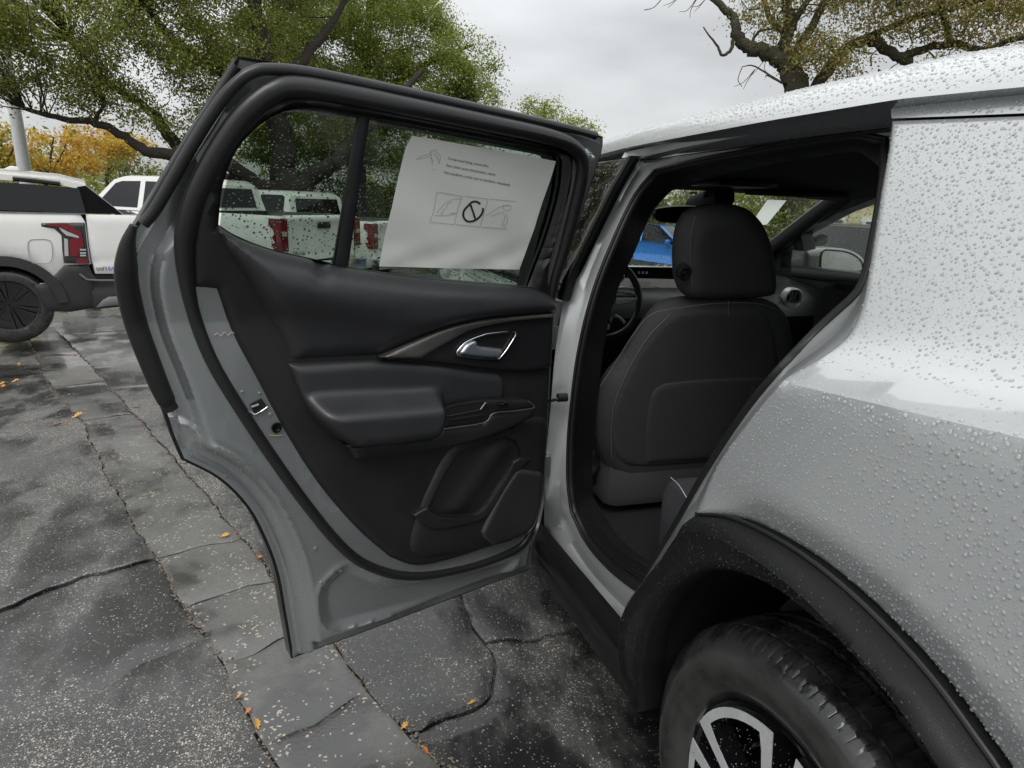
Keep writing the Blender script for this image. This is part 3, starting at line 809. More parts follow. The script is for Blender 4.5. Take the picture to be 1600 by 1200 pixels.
# ridges in the sill scuff plate
sc = MB()
for k_ in range(5):
    t = .34+.1*k_
    sc.tube(resample([np.array(p)*(1-t)+np.array(q)*t+np.array([-.006, 0, .004]) for p, q in zip(r1[62:80], r3[62:80])], 12), .0016, 6)
sc.build('scuff_ridges', M['satin'], car)

# rocker, front door, fender of this side -------------------------------------------------
rk = MB(); yy = np.linspace(.40, 2.55, 30)
prof = [(.06, .412), (.018, .407), (.006, .396), (.004, .372), (.010, .352), (.020, .345), (.016, .335), (.016, .305), (.024, .285), (.05, .262), (.14, .25)]
def rz(y): return .112*(.75-min(y, 1.4))
rk.loft([[(x, y, z+rz(y)) for x, z in prof] for y in yy], False)
rk.add([(x, .40, z+rz(.4)) for x, z in prof], [tuple(range(len(prof)))])
rk.build('rocker_cladding', M['cladding'], car, smooth=40)
under = MB().box((.14, -.9, .2), (1.82, 3.6, .30)); under.build('underbody', M['hole'], car)
fd_edge = [SD.hit(*p) for p in [(986, 243), (958, 292), (928, 352), (895, 420), (880, 470)]]
fd_low = [(1.11, 1.0), (1.13, .75), (1.13, .49)]
A_PIL = [(1.75, 1.49), (1.95, 1.44), (2.25, 1.29), (2.45, 1.17)]
fwin = fd_edge[:4]+[(1.10, 1.125), (2.42, 1.10)]+A_PIL[::-1]+[(1.5, 1.517)]
MB().pad(SD, fwin, lambda W, d: .004+.012*np.exp(-(d/.010)**2), .06, ring=(.008,), back=.03).build('front_door_window', M['dkglass'], car)
bp_ = SD.hits([(986, 243), (958, 292), (928, 352), (895, 420), (880, 470)], .0)
bpo = bp_+[(y+.018, z) for y, z in bp_[::-1]]
MB().pad(SD, bpo, 0.0, .02, back=.02).build('pillar_applique', M['edge'], car)
fdoor = [(1.10, 1.12), (1.115, 1.0), (1.13, .75), (1.13, .485), (2.2, .485), (2.3, .7), (2.34, 1.0), (2.38, 1.095)]
MB().pad(SD, fdoor, lambda W, d: .01*np.exp(-(d/.008)**2), .06, ring=(.01,), back=.03).build('front_door', M['paint'], car)
FY = 2.954
fen = [(2.22, .485), (2.32, .7), (2.36, 1.0), (2.40, 1.09), (2.75, 1.05), (3.2, .98), (3.6, .85), (3.72, .6), (3.70, .45)] + \
      [(FY+.56*math.cos(t), .376+.56*math.sin(t)) for t in np.linspace(.2, PI-.2, 20)]
MB().pad(SD, fen, lambda W, d: .01*np.exp(-(d/.008)**2), .08, ring=(.01,), back=.03).build('front_fender', M['paint'], car)
# far side with window openings
rwin_f = [(2.26, 1.285), (2.235, 1.11), (1.20, 1.15), (1.14, 1.46), (1.45, 1.49), (1.72, 1.465), (1.95, 1.40)]
rwin_q = [(2.45, 1.16), (2.33, 1.225), (2.31, 1.105), (2.46, 1.09)]
rwin_r = [(1.02, 1.15), (.35, 1.19), (.05, 1.26), (.25, 1.42), (.7, 1.48), (1.0, 1.485)]
rwin_f = [tuple(p) for p in rwin_f]
rs = [(-.86, .3), (-.93, .5), (-.95, .75), (-.93, 1.0), (-.86, 1.2), (-.75, 1.37), (-.5, 1.47), (0, 1.54), (.5, 1.55), (1.1, 1.54), (1.6, 1.515), (1.95, 1.465), (2.3, 1.30), (2.62, 1.13),
      (2.75, 1.05), (3.2, .98), (3.6, .85), (3.72, .6), (3.7, .3)]
for off, nm, mt in ((0, 'far_body_side', M['paint']), (.07, 'far_inner_side', M['trim'])):
    MB().pad(RS, rs, off, .09, holes=[rwin_f, rwin_q, rwin_r]).build(nm, mt, car)
def win_frame(w, o0, o1, mat, nm):
    bb = MB(); n = len(w)
    bb.loft([[RS.pt(u, v, o0) for u, v in w], [RS.pt(u, v, o1) for u, v in w]], True); bb.build(nm, mat, car, smooth=30)
for w in (rwin_f, rwin_q, rwin_r): win_frame(w, 0, .075, M['trim'], 'window_reveal')
MB().pad(RS, rwin_f, .03, .15).build('far_front_window', M['clear'], car)
MB().pad(RS, rwin_q, .03, .15).build('far_quarter_window', M['clear'], car)
MB().pad(RS, rwin_r, .03, .15).build('far_rear_window', M['tint'], car)
# windshield, hood, rear
ws_t = [(x, 1.93, roof_z(x, 1.93)-.01) for x in np.linspace(.30, 1.64, 12)]
ws_b = [(x, 2.78-.10*abs((x-.97)/.8)**2, 1.055) for x in np.linspace(.13, 1.81, 12)]
ws = MB(); ws.loft([[np.array(p)*(1-t)+np.array(q)*t+np.array([0, .02*math.sin(PI*t), .03*math.sin(PI*t)]) for p, q in zip(ws_t, ws_b)] for t in np.linspace(0, 1, 10)], False)
ws.build('windshield', M['clear'], car, smooth=60)
hd = MB(); hd.loft([[(x, y+.0, z-.06*abs((x-.97)/.9)**3) for x in np.linspace(.10, 1.84, 16)] for y, z in [(2.70, 1.05), (2.76, 1.055), (3.0, 1.04), (3.3, 1.0), (3.55, .93), (3.70, .82), (3.76, .6), (3.74, .3)]], False)
hd.build('hood', M['paint'], car, smooth=50)
rr_ = MB(); rr_.loft([[(x, y+.04*abs((x-.97)/.85)**2, z) for x in np.linspace(.10, 1.84, 14)] for y, z in [(-.80, 1.50), (-.83, 1.38), (-.93, 1.1), (-.99, .9), (-1.0, .6), (-.96, .3)]], False)
rr_.build('tailgate', M['paint'], car, smooth=50)
for sx_ in (0, 1):
    pm = (lambda x: x) if not sx_ else (lambda x: 1.94-x)
    ap = MB(); path = [(pm(.24), 1.90, 1.485), (pm(.21), 2.1, 1.39), (pm(.165), 2.4, 1.235), (pm(.12), 2.72, 1.07)]
    ap.tube(cr(path, 5), .042, 10); ap.build('windshield_pillar', M['trim'], car, smooth=60)

# wheel arch: cladding, liner, wheel -------------------------------------------------
inner_px = cr([(1004, 1112), (1000, 1050), (1012, 985), (1040, 930), (1085, 897), (1130, 892), (1200, 917), (1290, 988), (1370, 1073), (1440, 1160)], 4)
IN = SD.hits(inner_px, -.022)
ri = math.hypot(IN[-1][0], IN[-1][1]-.376); ai = math.atan2(IN[-1][1]-.376, IN[-1][0])
in_back = [(ri*math.cos(t), .376+ri*math.sin(t)) for t in np.linspace(ai, PI+.25, 10)][1:]
front_px = cr([(1085, 803), (1060, 846), (1020, 895), (995, 930), (984, 960), (981, 985), (986, 1037), (999, 1078), (1006, 1110)], 4)
FRT = SD.hits(front_px, 0.0)
out_line = ARCH+arch_back
clad_poly = FRT[::-1]+out_line[1:]+[in_back[-1]]+in_back[::-1][1:]+IN[::-1]
def clad_off(W, d):
    do = dist_to(W, FRT[::-1]+out_line, False); di = dist_to(W, IN+in_back, False)
    o = .012-.040*(1-np.exp(-do/.010))-.012*np.exp(-((do-.022)/.012)**2)
    return o+.014*np.exp(-di/.008)
MB().pad(SD, clad_poly, clad_off, .012, ring=(.004, .009, .016, .024), back=.03, rstep=.006).build('wheel_arch_cladding', M['cladding'], car, smooth=50)
ed = MB(); ed.tube([SD.pt(u, v, .004) for u, v in ARCH+arch_back[:4]], .0036, 8); ed.build('cladding_edge_trim', M['satin'], car)
ln = MB()
INr = [(y, z) for y, z in IN]+in_back
ln.loft([[SD.pt(y, z, -.008) for y, z in INr], [(.06, y*1.02, .376+(z-.376)*1.02) for y, z in INr], [(.36, y*1.02, .376+(z-.376)*1.02) for y, z in INr]], False)
ln.add([(.355, -.62, 0.12), (.355, .62, .12), (.355, .62, 1.0), (.355, -.62, 1.0)], [(0, 1, 2, 3)])
ln.build('wheel_liner', M['liner'], car, smooth=50)

def make_wheel(center, name, detail=True, flip=False):
    """road wheel about the X axis, outer face towards -X (flip: +X)"""
    cx_, cy_, cz_ = center; sg = -1 if flip else 1
    root = None
    def X(x, r, t): return (cx_+sg*x, cy_+r*math.cos(t), cz_+r*math.sin(t))
    prof = [(.050, .242), (.034, .250), (.020, .268), (.010, .295), (.008, .318), (.013, .338), (.017, .345), (.0185, .3475), (.022, .352), (.034, .3625), (.048, .3695), (.052, .3700), (.0535, .3640), (.0560, .3640), (.0575, .3710),
            (.075, .3745), (.096, .3755), (.098, .3670), (.1065, .3670), (.1085, .3758), (.134, .376), (.136, .3675), (.1445, .3675), (.1465, .376), (.175, .3755), (.205, .374), (.228, .368), (.243, .352), (.25, .32), (.235, .25)]
    nth = 840 if detail else 48
    rings = []
    for x, r in prof:
        row = []
        for k_ in range(nth):
            t = 2*PI*k_/nth; rr2 = r; xx = x
            if detail and r > .3455 and (.0165 <= x <= .0525 or .0570 <= x <= .0965 or .1085 <= x <= .1345):
                ph = (k_+int((x-.02)*90)+(0 if x < .055 else 5)) % 14
                if ph == 0 or (ph == 1 and x > .045): rr2 = r-(.0050 if x > .04 else .0028 if x > .03 else .0010)
                elif ph == 7 and (.034 <= x <= .05 or x > .07): rr2 = r-.003
            row.append(X(xx, rr2, t))
        rings.append(row)
    ty = MB(); ty.loft(rings, True); tyre = ty.build('tyre', M['tyre'], None, smooth=26)
    rim = MB()
    pr = [(.046, .246), (.036, .243), (.038, .234), (.060, .226), (.10, .222), (.20, .222)]
    rim.loft([[X(x, r, 2*PI*k_/72) for k_ in range(72)] for x, r in pr], True)
    rim.loft([[X(.2, r, 2*PI*k_/32) for k_ in range(32)] for r in (.222, .02)], True)
    rimo = rim.build('rim', M['gloss'], None, smooth=40)
    return tyre, rimo, X
wh_tyre, wh_rim, WX = make_wheel((.03, 0, .376), 'wheel')
wheel = wh_tyre; wheel.name = 'wheel'; wheel.parent = car
wh_rim.parent = wheel
PW = Plane((.064, 0, .376), (0, 1, 0), (0, 0, 1), N=(-1, 0, 0))
# machined hoops between the spokes, five times
hoop_px = [(1092, 1104), (1108, 1099), (1129, 1103), (1156, 1117), (1187, 1137), (1217, 1165)]
H0, H1 = PW.hit(1092, 1104), PW.hit(1217, 1165)
ang0, ang1 = math.atan2(H0[1], H0[0]), math.atan2(H1[1], H1[0]); amid = (ang0+ang1)/2
def pol(r, a): return (r*math.cos(a), r*math.sin(a))
hw = abs(ang1-ang0)/2
for k_ in range(5):
    c = amid+k_*2*PI/5
    oa = [pol(.236, c+t) for t in np.linspace(-hw, hw, 12)]
    ia = [pol(.219, c+t) for t in np.linspace(hw*.72, -hw*.72, 9)]
    poly = oa+[pol(.13, c+hw*.98), pol(.075, c+hw*1.08), pol(.075, c+hw*.72), pol(.13, c+hw*.66), pol(.19, c+hw*.74)]+ia+[pol(.19, c-hw*.74), pol(.13, c-hw*.66), pol(.075, c-hw*.72), pol(.075, c-hw*1.08), pol(.13, c-hw*.98)]
    s_ = MB(); s_.mi = 1; s_.loft([[PW.pt(u, v, -.03) for u, v in poly], [PW.pt(u, v, .011) for u, v in poly]], True)
    s_.mi = 0; W_, T_ = tri2d(poly, spacing=0); s_.loft([[PW.pt(u, v, .011) for u, v in poly], [PW.pt(u, v, .0124) for u, v in poly]], True); s_.add([PW.pt(u, v, .0124) for u, v in W_], T_)
    o = s_.build('spoke', [M['alloy'], M['gloss']], wheel, smooth=25)
hb = MB(); hb.lathe([(.0, .016), (.05, .014), (.075, .004), (.085, -.02)], 30, Matrix(((0, 0, -1, .064), (1, 0, 0, 0), (0, 1, 0, .376), (0, 0, 0, 1)))); hb.build('hub', M['gloss'], wheel)
wf_t, wf_r, _ = make_wheel((.03, FY, .376), 'wheel', False); wf_t.name = 'wheel'; wf_t.parent = car; wf_r.parent = wf_t
for yv in (0, FY):
    t2, r2, _ = make_wheel((1.91, yv, .376), 'wheel', False, True); t2.name = 'wheel'; t2.parent = car; r2.parent = t2
adopt_later = [car]
# ------------------------------------------------------------------ the open rear door
HP = np.array([-.02, 1.025, 0.0]); DA = math.radians(70.4)
dd = np.array([math.sin(DA), math.cos(DA), 0]); dn = np.array([dd[1], -dd[0], 0])
def lean(z): return .34*max(0.0, z-1.14)**1.15
class Door(Surf):
    def F(s, p, off): return (p-HP)@dn-lean(p[2])-off
    def uv(s, p): return ((p-HP)@dd, p[2])
    def pt(s, u, v, off=0.0): return HP+dd*u+np.array([0, 0, v])+dn*(off+lean(v))
DR = Door()
def D(px, off=0.0): return DR.hits(px, off)
def D3(px, off): return [DR.pt(u, v, off) for u, v in DR.hits(px, off)]

R0 = [[(372, 88), (450, 101), (560, 124), (750, 163), (900, 198), (942, 214)],
      [(942, 214), (939, 240), (916, 310), (891, 390), (868, 466), (863, 560), (857, 680), (850, 790), (834, 850), (832, 888)],
      [(832, 888), (720, 930), (580, 983), (455, 1029)],
      [(455, 1029), (443, 960), (432, 900), (415, 850), (385, 793), (340, 748), (283, 718)],
      [(283, 718), (268, 683), (256, 648)],
      [(256, 648), (235, 595), (205, 522), (187, 445), (192, 388), (216, 343), (260, 268), (310, 188), (350, 123), (372, 88)]]
R0px = outline(*R0, n=4)
GL = outline([(345, 352), (352, 290), (374, 235), (410, 195), (450, 173), (490, 168), (560, 179), (700, 205), (872, 238)],
             [(872, 238), (884, 242), (887, 252)], [(887, 252), (882, 300), (862, 370), (832, 449)],
             [(832, 449), (730, 441), (640, 432), (540, 417), (500, 407), (430, 391), (375, 370), (345, 352)], n=4)
# the belt of the hole sits lower, behind the upper trim
GLh = outline([(343, 375), (345, 340), (352, 290), (374, 235), (410, 195), (450, 173), (490, 168), (560, 179), (700, 205), (872, 238)],
              [(872, 238), (884, 242), (887, 252)], [(887, 252), (882, 300), (862, 370), (838, 468)],
              [(838, 468), (730, 462), (640, 452), (540, 438), (500, 428), (430, 412), (375, 392), (343, 375)], n=4)
door_outer = D(R0px, -.055)
hole = D(GLh, 0.0)
b = MB(); b.mi = 0
b.pad(DR, door_outer, -.055, .06, holes=[hole], back=-.10)
b.mi = 1; b.pad(DR, door_outer, -.101, .06, holes=[hole])
door = b.build('rear_door', [M['edge'], M['paint']], car, smooth=35)
# painted inner frame, pressed in steps
inset = []
_q = np.array(door_outer); _n = len(_q)
for i in range(_n):
    t = _q[(i+1) % _n]-_q[i-1]; t /= np.linalg.norm(t); nn = np.array([-t[1], t[0]])
    c = _q[i]+nn*.0065
    if not pip(c[None], door_outer)[0]: c = _q[i]-nn*.0065
    inset.append(tuple(c))
def stepf(x, a, w): return np.clip((x-a)/w, 0, 1)**2*(3-2*np.clip((x-a)/w, 0, 1))
_h = np.array(hole); holeF = []
for i in range(len(_h)):
    t = _h[(i+1) % len(_h)]-_h[i-1]; t /= np.linalg.norm(t)+1e-9; c = _h[i]+np.array([-t[1], t[0]])*.016
    if pip(c[None], hole)[0]: c = _h[i]-np.array([-t[1], t[0]])*.016
    holeF.append(tuple(c))
archl = D(cr([(455, 1029), (443, 960), (432, 900), (415, 850), (385, 793), (340, 748), (283, 718), (262, 700), (235, 690)], 4), -.03)
rec = D(closed([(497, 930), (502, 968), (520, 980), (560, 972), (660, 945), (762, 912), (792, 893), (800, 868), (700, 889), (612, 903), (545, 880), (508, 905)], 4), -.01)
def frame_off(W, d):
    o = -.05+.016*stepf(d, .010, .005)+.034*stepf(d, .040, .018)
    da = dist_to(W, archl, False)
    o += .007*np.exp(-((da-.054)/.010)**2)-.004*np.exp(-((da-.030)/.008)**2)
    ins = pip(W, rec); dr = dist_to(W, rec)
    o -= np.where(ins, .010*stepf(dr, 0, .026), 0)
    o += np.where(~ins, .004*np.exp(-(dr/.012)**2), 0)*np.clip((d-.03)/.03, 0, 1)
    return o
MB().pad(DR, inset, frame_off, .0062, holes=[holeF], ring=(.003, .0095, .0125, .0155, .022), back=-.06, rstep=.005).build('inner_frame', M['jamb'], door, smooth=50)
# seals
W1lo = [(209, 352), (200, 380), (197, 412), (199, 448), (213, 508), (235, 568), (254, 614), (268, 640)]
mm_ = D3(cr(W1lo, 5), -.030); nW = len(mm_)
MB().tube(mm_, [min(.0065+.0012*i, .0155+.0045*math.sin(PI*i/nW)) if i < nW-3 else .014 for i in range(nW)], 12).build('edge_weatherstrip', M['seal'], door, smooth=60)
MB().tube(D3(cr([(370, 103), (340, 152), (300, 215), (255, 290), (226, 341)], 5), -.030), .0085, 10).build('outer_edge_trim', M['edge'], door, smooth=60)
MB().tube(D3(cr([(224, 350), (246, 322), (300, 228), (345, 158), (374, 126), (395, 113), (420, 108), (480, 113), (600, 137), (760, 172), (880, 199), (930, 212)], 5), -.012), .0105, 10).build('frame_moulding', M['satin'], door, smooth=60)
W2 = closed([(430, 141), (470, 136), (550, 149), (620, 163), (760, 192), (860, 214), (898, 232), (909, 262), (898, 320), (880, 390), (862, 455), (853, 560), (846, 700), (836, 800), (822, 843), (790, 866), (720, 889),
             (640, 900), (575, 884), (530, 850), (480, 790), (428, 718), (373, 635), (329, 560), (300, 480), (288, 400), (293, 345), (311, 293), (345, 230), (385, 175)], 4)
w2p = D3(W2, .0)
rad2 = []
for (px, py) in W2:
    up_ = min(1, max(0, (480-py)/120)); rad2.append(.0125+.0065*up_)
MB().tube(w2p, rad2, 12, closed=True).build('door_weatherstrip', M['satin'], door, smooth=70)
# lower trim and window surround
TBpx = outline([(384, 198), (440, 158), (480, 151), (620, 178), (760, 206), (850, 226), (884, 238)], [(884, 238), (896, 248), (898, 268)], [(898, 268), (886, 330), (866, 400), (860, 440), (868, 466)],
               [(868, 466), (868, 492), (863, 560), (857, 640), (849, 720), (846, 790), (836, 826)],
               [(836, 826), (782, 851), (700, 878), (652, 886), (612, 873)], [(612, 873), (560, 828), (500, 758), (450, 680), (402, 590), (365, 520), (341, 452)],
               [(341, 452), (322, 450), (303, 449)], [(303, 449), (300, 385), (312, 318), (340, 258), (384, 198)], n=4)
TB = D(TBpx, .012)
holeT = D(GL, .012)
def tb_off(W, d):
    dh = dist_to(W, holeT)
    return .013-.012*np.exp(-(d/.007)**2)-.022*np.exp(-(dh/.006)**2)
MB().pad(DR, TB, tb_off, .014, holes=[holeT], ring=(.004, .009), back=-.03).build('trim_panel', M['lower'], door, smooth=50)
# glass and division bar
GZ = -.024
gl = D(closed(GLh[::3], 2), GZ)
MB().pad(DR, gl, GZ, .07).build('window_glass', M['tint'], door, smooth=60)
bar = [DR.hit(*p, GZ) for p in [(561, 168), (579, 168), (541, 430), (517, 428)]]
MB().pad(DR, bar, lambda W, d: GZ+.004+.006*np.minimum(d/.006, 1), .01, ring=(.004,), back=GZ-.004).build('division_bar', M['trim'], door)
rv = MB(); rv.loft([D3(GL, .004), D3(GL, -.01), D3(GL, GZ+.001)], True); rv.build('window_reveal', M['trim'], door, smooth=50)
# soft upper shoulder
def dome(h, w, base): return lambda W, d: base+h*np.sqrt(np.clip(1-(1-np.clip(d/w, 0, 1))**2, 0, 1))
UTpx = outline([(334, 360), (345, 354), (375, 371), (430, 391), (485, 404), (500, 414), (516, 412), (540, 417), (640, 432), (730, 441), (832, 450), (866, 464)], [(866, 464), (869, 478), (868, 491)],
               [(868, 491), (800, 496), (750, 502), (700, 514), (650, 535), (597, 560)], [(597, 560), (520, 565), (454, 569)], [(454, 569), (425, 515), (385, 440), (352, 392), (334, 360)], n=5)
UT = D(UTpx, .012)
utp = np.array(UT); zt = utp[:, 1].max()
belt_l = D(cr([(334, 360), (430, 391), (540, 417), (640, 432), (730, 441), (866, 464)], 4), .02)
def ut_off(W, d):
    db = dist_to(W, belt_l, False)
    return -.006+.05*np.sqrt(np.clip(1-(1-np.clip(d/.05, 0, 1))**2, 0, 1))+.022*np.exp(-((db-.075)/.05)**2)*np.clip(d/.03, 0, 1)-.012*np.clip((db-.10)/.1, 0, 1)
MB().pad(DR, UT, ut_off, .0095, ring=(.0025, .006), back=-.02).build('shoulder_pad', M['soft'], door, smooth=60)
# mid insert behind handle, metal sweep
HPp = outline([(600, 563), (640, 546), (690, 524), (740, 507), (800, 498), (868, 493)], [(868, 493), (866, 530), (863, 574)], [(863, 574), (830, 582), (782, 580), (740, 575), (670, 567), (600, 563)], n=4)
MB().pad(DR, D(HPp, .03), dome(.012, .012, .018), .010, ring=(.002, .005), back=0).build('handle_bezel', M['satin'], door, smooth=50)
SWp = outline([(597, 560), (650, 535), (700, 514), (750, 502), (800, 496), (868, 491)], [(868, 491), (867, 497)], [(867, 497), (790, 505), (735, 518), (695, 540), (660, 561)], [(660, 561), (630, 561), (597, 560)], n=5)
MB().pad(DR, D(SWp, .045), dome(.007, .008, .036), .007, ring=(.002, .004), back=.01).build('metal_sweep', M['swoosh'], door, smooth=50)
cup = outline([(716, 547), (726, 536), (740, 529), (760, 522)], [(760, 522), (803, 517)], [(803, 517), (806, 521), (804, 527)], [(804, 527), (792, 546), (780, 561)], [(780, 561), (748, 559), (716, 555)], [(716, 555), (714, 551), (716, 547)], n=4)
MB().pad(DR, D(cup, .03), dome(-.004, .01, .0315), .012).build('handle_recess', M['hole'], door)
MB().tube(D3(cup, .036), .0026, 8, closed=True).build('handle_frame', M['chrome'], door, smooth=60)
lev = outline([(719, 550), (729, 537), (740, 532), (746, 533)], [(746, 533), (747, 539), (752, 542)], [(752, 542), (786, 546)], [(786, 546), (781, 560)], [(780, 560), (750, 558), (719, 554)], [(719, 554), (719, 550)], n=3)
MB().pad(DR, D(lev, .04), dome(.014, .008, .030), .004, ring=(.0015,), back=.03).build('inner_handle', M['lever'], door, smooth=60)
# armrest
ARp = outline([(454, 571), (520, 567), (600, 564), (680, 572), (745, 582)], [(745, 582), (783, 587), (791, 601)], [(791, 601), (790, 628)], [(790, 628), (740, 633), (699, 638)], [(699, 638), (690, 655), (672, 681)], [(672, 681), (600, 692), (545, 695)],
              [(545, 695), (515, 678), (488, 650), (469, 612), (454, 571)], n=4)
bl = D(cr([(500, 628), (560, 624), (640, 620), (689, 616)], 3), .05)
def ar_off(W, d):
    # upper insert lies back, the rest bulges out like a shelf
    zl = np.interp(W[:, 0], [p[0] for p in bl], [p[1] for p in bl])
    t = np.clip((zl+.020-W[:, 1])/.055, 0, 1); t = t*t*(3-2*t)
    fx = np.clip((DR.hit(700, 640, .06)[0]-W[:, 0])/.03, 0, 1)
    edge = np.sqrt(np.clip(1-(1-np.clip(d/.022, 0, 1))**2, 0, 1))
    return .012+.020*edge+.070*t*fx*np.sqrt(np.clip(1-(1-np.clip(d/.04, 0, 1))**2, 0, 1))
MB().pad(DR, D(ARp, .03), ar_off, .0075, ring=(.002, .005, .010), back=0).build('armrest', M['soft'], door, smooth=60)
LSp = outline([(541, 697), (600, 691), (677, 683)], [(677, 683), (692, 670)], [(692, 670), (755, 662)], [(755, 662), (771, 647), (805, 643), (833, 639)], [(833, 639), (834, 646), (828, 655)], [(828, 655), (800, 669), (740, 691), (680, 705)], [(680, 705), (620, 712), (556, 719)], [(556, 719), (541, 697)], n=4)
MB().pad(DR, D(LSp, .05), dome(.014, .012, .040), .008, ring=(.002, .005), back=0).build('lower_strip', M['trim'], door, smooth=50)
MB().tube(D3(cr([(541, 697), (600, 690), (676, 682), (690, 671), (755, 661), (771, 646), (805, 642), (832, 638), (834, 634), (826, 627)], 5), .056), .0019, 8).build('chrome_line', M['swoosh'], door, smooth=60)
SPp = outline([(697, 640), (720, 633), (760, 626)], [(760, 626), (822, 625)], [(822, 625), (833, 632), (831, 639)], [(831, 639), (805, 642), (771, 646)], [(771, 646), (755, 661), (692, 669)], [(692, 669), (697, 640)], n=3)
MB().pad(DR, D(SPp, .05), dome(.009, .008, .044), .008, ring=(.002,), back=0).build('switch_panel', M['satin'], door, smooth=50)
pk = closed([(695, 646), (697, 638), (715, 633), (745, 629), (760, 628), (757, 634), (750, 640), (722, 646), (698, 650)], 3)
MB().pad(DR, D(pk, .053), .0538, .01).build('pull_pocket', M['hole'], door)
MB().tube(D3(pk, .0545), .0012, 6, closed=True).build('pocket_rim', M['satin'], door)
MB().tube(D3([(759, 629), (751, 640)], .056), .0022, 6).build('pocket_highlight_edge', M['swoosh'], door)
MB().tube(D3([(697, 657), (755, 648)], .057), .0016, 6).build('pocket_lip', M['satin'], door)
sw = D([(775, 629), (793, 628), (796, 633), (778, 635)], .055)
MB().pad(DR, sw, dome(.006, .004, .054), .003, back=.05).build('window_switch', M['gloss'], door)
MB().tube(D3([(781, 632), (786, 632), (790, 628)], .062), .0011, 6).build('switch_mark', M['chrome'], door)
# map pocket
MP = outline([(668, 793), (692, 742), (715, 706)], [(715, 706), (750, 694), (790, 682)], [(790, 682), (806, 690), (812, 712), (803, 724)], [(803, 724), (790, 748), (762, 788)], [(762, 788), (752, 800), (738, 806)], [(738, 806), (690, 807)], [(690, 807), (668, 793)], n=4)
mpc = D(cr([(784, 690), (745, 745), (706, 800)], 4), .01)
def mp_off(W, d): 
    return .0145+.011*np.exp(-(dist_to(W, mpc, False)/.034)**2)*np.clip(d/.03, 0, 1)
MB().pad(DR, D(MP, .014), mp_off, .009, ring=(.003,)).build('map_pocket', M['lower'], door, smooth=60)
LPp = outline([(668, 793), (690, 806), (738, 806)], [(738, 806), (752, 800), (762, 789), (790, 748), (803, 722)], [(803, 722), (815, 716), (830, 718)], [(830, 718), (812, 735), (798, 752), (768, 800), (752, 814)], [(752, 814), (690, 828), (666, 822), (646, 806)], [(646, 806), (655, 800), (668, 793)], n=4)
MB().pad(DR, D(LPp, .03), dome(.005, .005, .026), .006, ring=(.0015, .004), back=.005).build('pocket_lip_bar', M['trim'], door, smooth=40)
MB().tube(D3(cr([(672, 795), (690, 806), (738, 806), (752, 800), (762, 789), (790, 748), (803, 723)], 4), .0305), .0016, 6).build('pocket_edge_bead', M['satin'], door, smooth=60)
# speaker grille, holes in rows
SG = outline([(803, 740), (812, 734), (845, 738)], [(845, 738), (848, 745), (846, 775)], [(846, 775), (838, 812), (824, 833)], [(824, 833), (800, 843), (771, 852)], [(771, 852), (757, 842), (753, 832)], [(753, 832), (768, 800), (785, 768), (803, 740)], n=4)
sgz = D(SG, .03)
MB().pad(DR, sgz, dome(.010, .012, .024), .008, ring=(.002, .005), back=0).build('speaker_grille', M['grille'], door, smooth=50)
hb_ = MB(); sga = np.array(sgz); u0, v0 = sga.min(0); u1, v1 = sga.max(0)
pit = .0058; row = 0; v = v0
while v < v1:
    u = u0+(pit*.5 if row % 2 else 0)
    while u < u1:
        c = np.array([[u, v]])
        if pip(c, sgz)[0] and dist_to(c, sgz)[0] > .009:
            q = [DR.pt(u+.0019*math.cos(a), v+.0021*math.sin(a), .0345) for a in np.linspace(0, 2*PI, 7)[:-1]]
            hb_.add(q, [(0, 1, 2, 3, 4, 5)])
        u += pit
    v += pit*.86; row += 1
gh = hb_.build('grille_holes', M['hole'], door, smooth=0); gh['kind'] = 'stuff'
MB().tube(D3(cr([(847, 742), (846, 775), (838, 812), (824, 833), (800, 843)], 4), .036), .0022, 8).build('grille_rim', M['satin'], door, smooth=60)
# body of the lower bulge that carries grille and pocket
LB = D(closed([(640, 835), (700, 700), (780, 672), (850, 650), (853, 720), (846, 790), (828, 832), (770, 853), (700, 868), (655, 870)], 4), .012)
MB().pad(DR, LB, dome(.014, .05, .010), .012, holes=[D(MP, .02)], back=.008).build('lower_bulge', M['lower'], door, smooth=60)
# latch, screw, plugs and marks on the shut face
lat = D([(390, 632), (408, 622), (417, 635), (398, 648)], .003)
MB().pad(DR, lat, .0045, .01).build('latch_slot', M['hole'], door)
MB().tube(D3([(375, 633), (385, 641), (398, 648), (408, 643), (418, 636)], .005), .0022, 8).build('latch_lip', M['chrome'], door, smooth=60)
MB().tube(D3([(393, 636), (404, 632)], .006), .0028, 8).build('latch_claw', M['steel'], door)
sc_ = MB(); uc, vc = DR.hit(432, 668, .003)
sc_.loft([[DR.pt(uc+r*math.cos(a), vc+r*1.1*math.sin(a), h) for a in np.linspace(0, 2*PI, 17)[:-1]] for r, h in ((.0115, .002), (.011, .006), (.007, .006), (.006, .003))], True, True)
sc_.build('lock_screw', M['gloss'], door)
for (px, py, r) in [(340, 710, .004), (383, 743, .0045), (361, 757, .0035), (493, 857, .005), (533, 892, .0045), (501, 910, .004), (378, 612, .0035), (422, 647, .004), (405, 614, .003), (246, 345, .003), (308, 248, .004)]:
    uc, vc = DR.hit(px, py, .0)
    W_ = np.array([[uc, vc]]); o_ = float(frame_off(W_, dist_to(W_, inset))[0])
    p_ = MB(); p_.loft([[DR.pt(uc+k_*r*math.cos(a), vc+k_*r*math.sin(a), o_+h) for a in np.linspace(0, 2*PI, 13)[:-1]] for k_, h in ((1, -.002), (.9, .0025), (.5, .003))], True, True)
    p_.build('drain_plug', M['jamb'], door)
mk = MB()
sq = [(334, 524), (340, 521), (345, 525), (351, 519), (356, 524), (362, 519), (366, 521)]
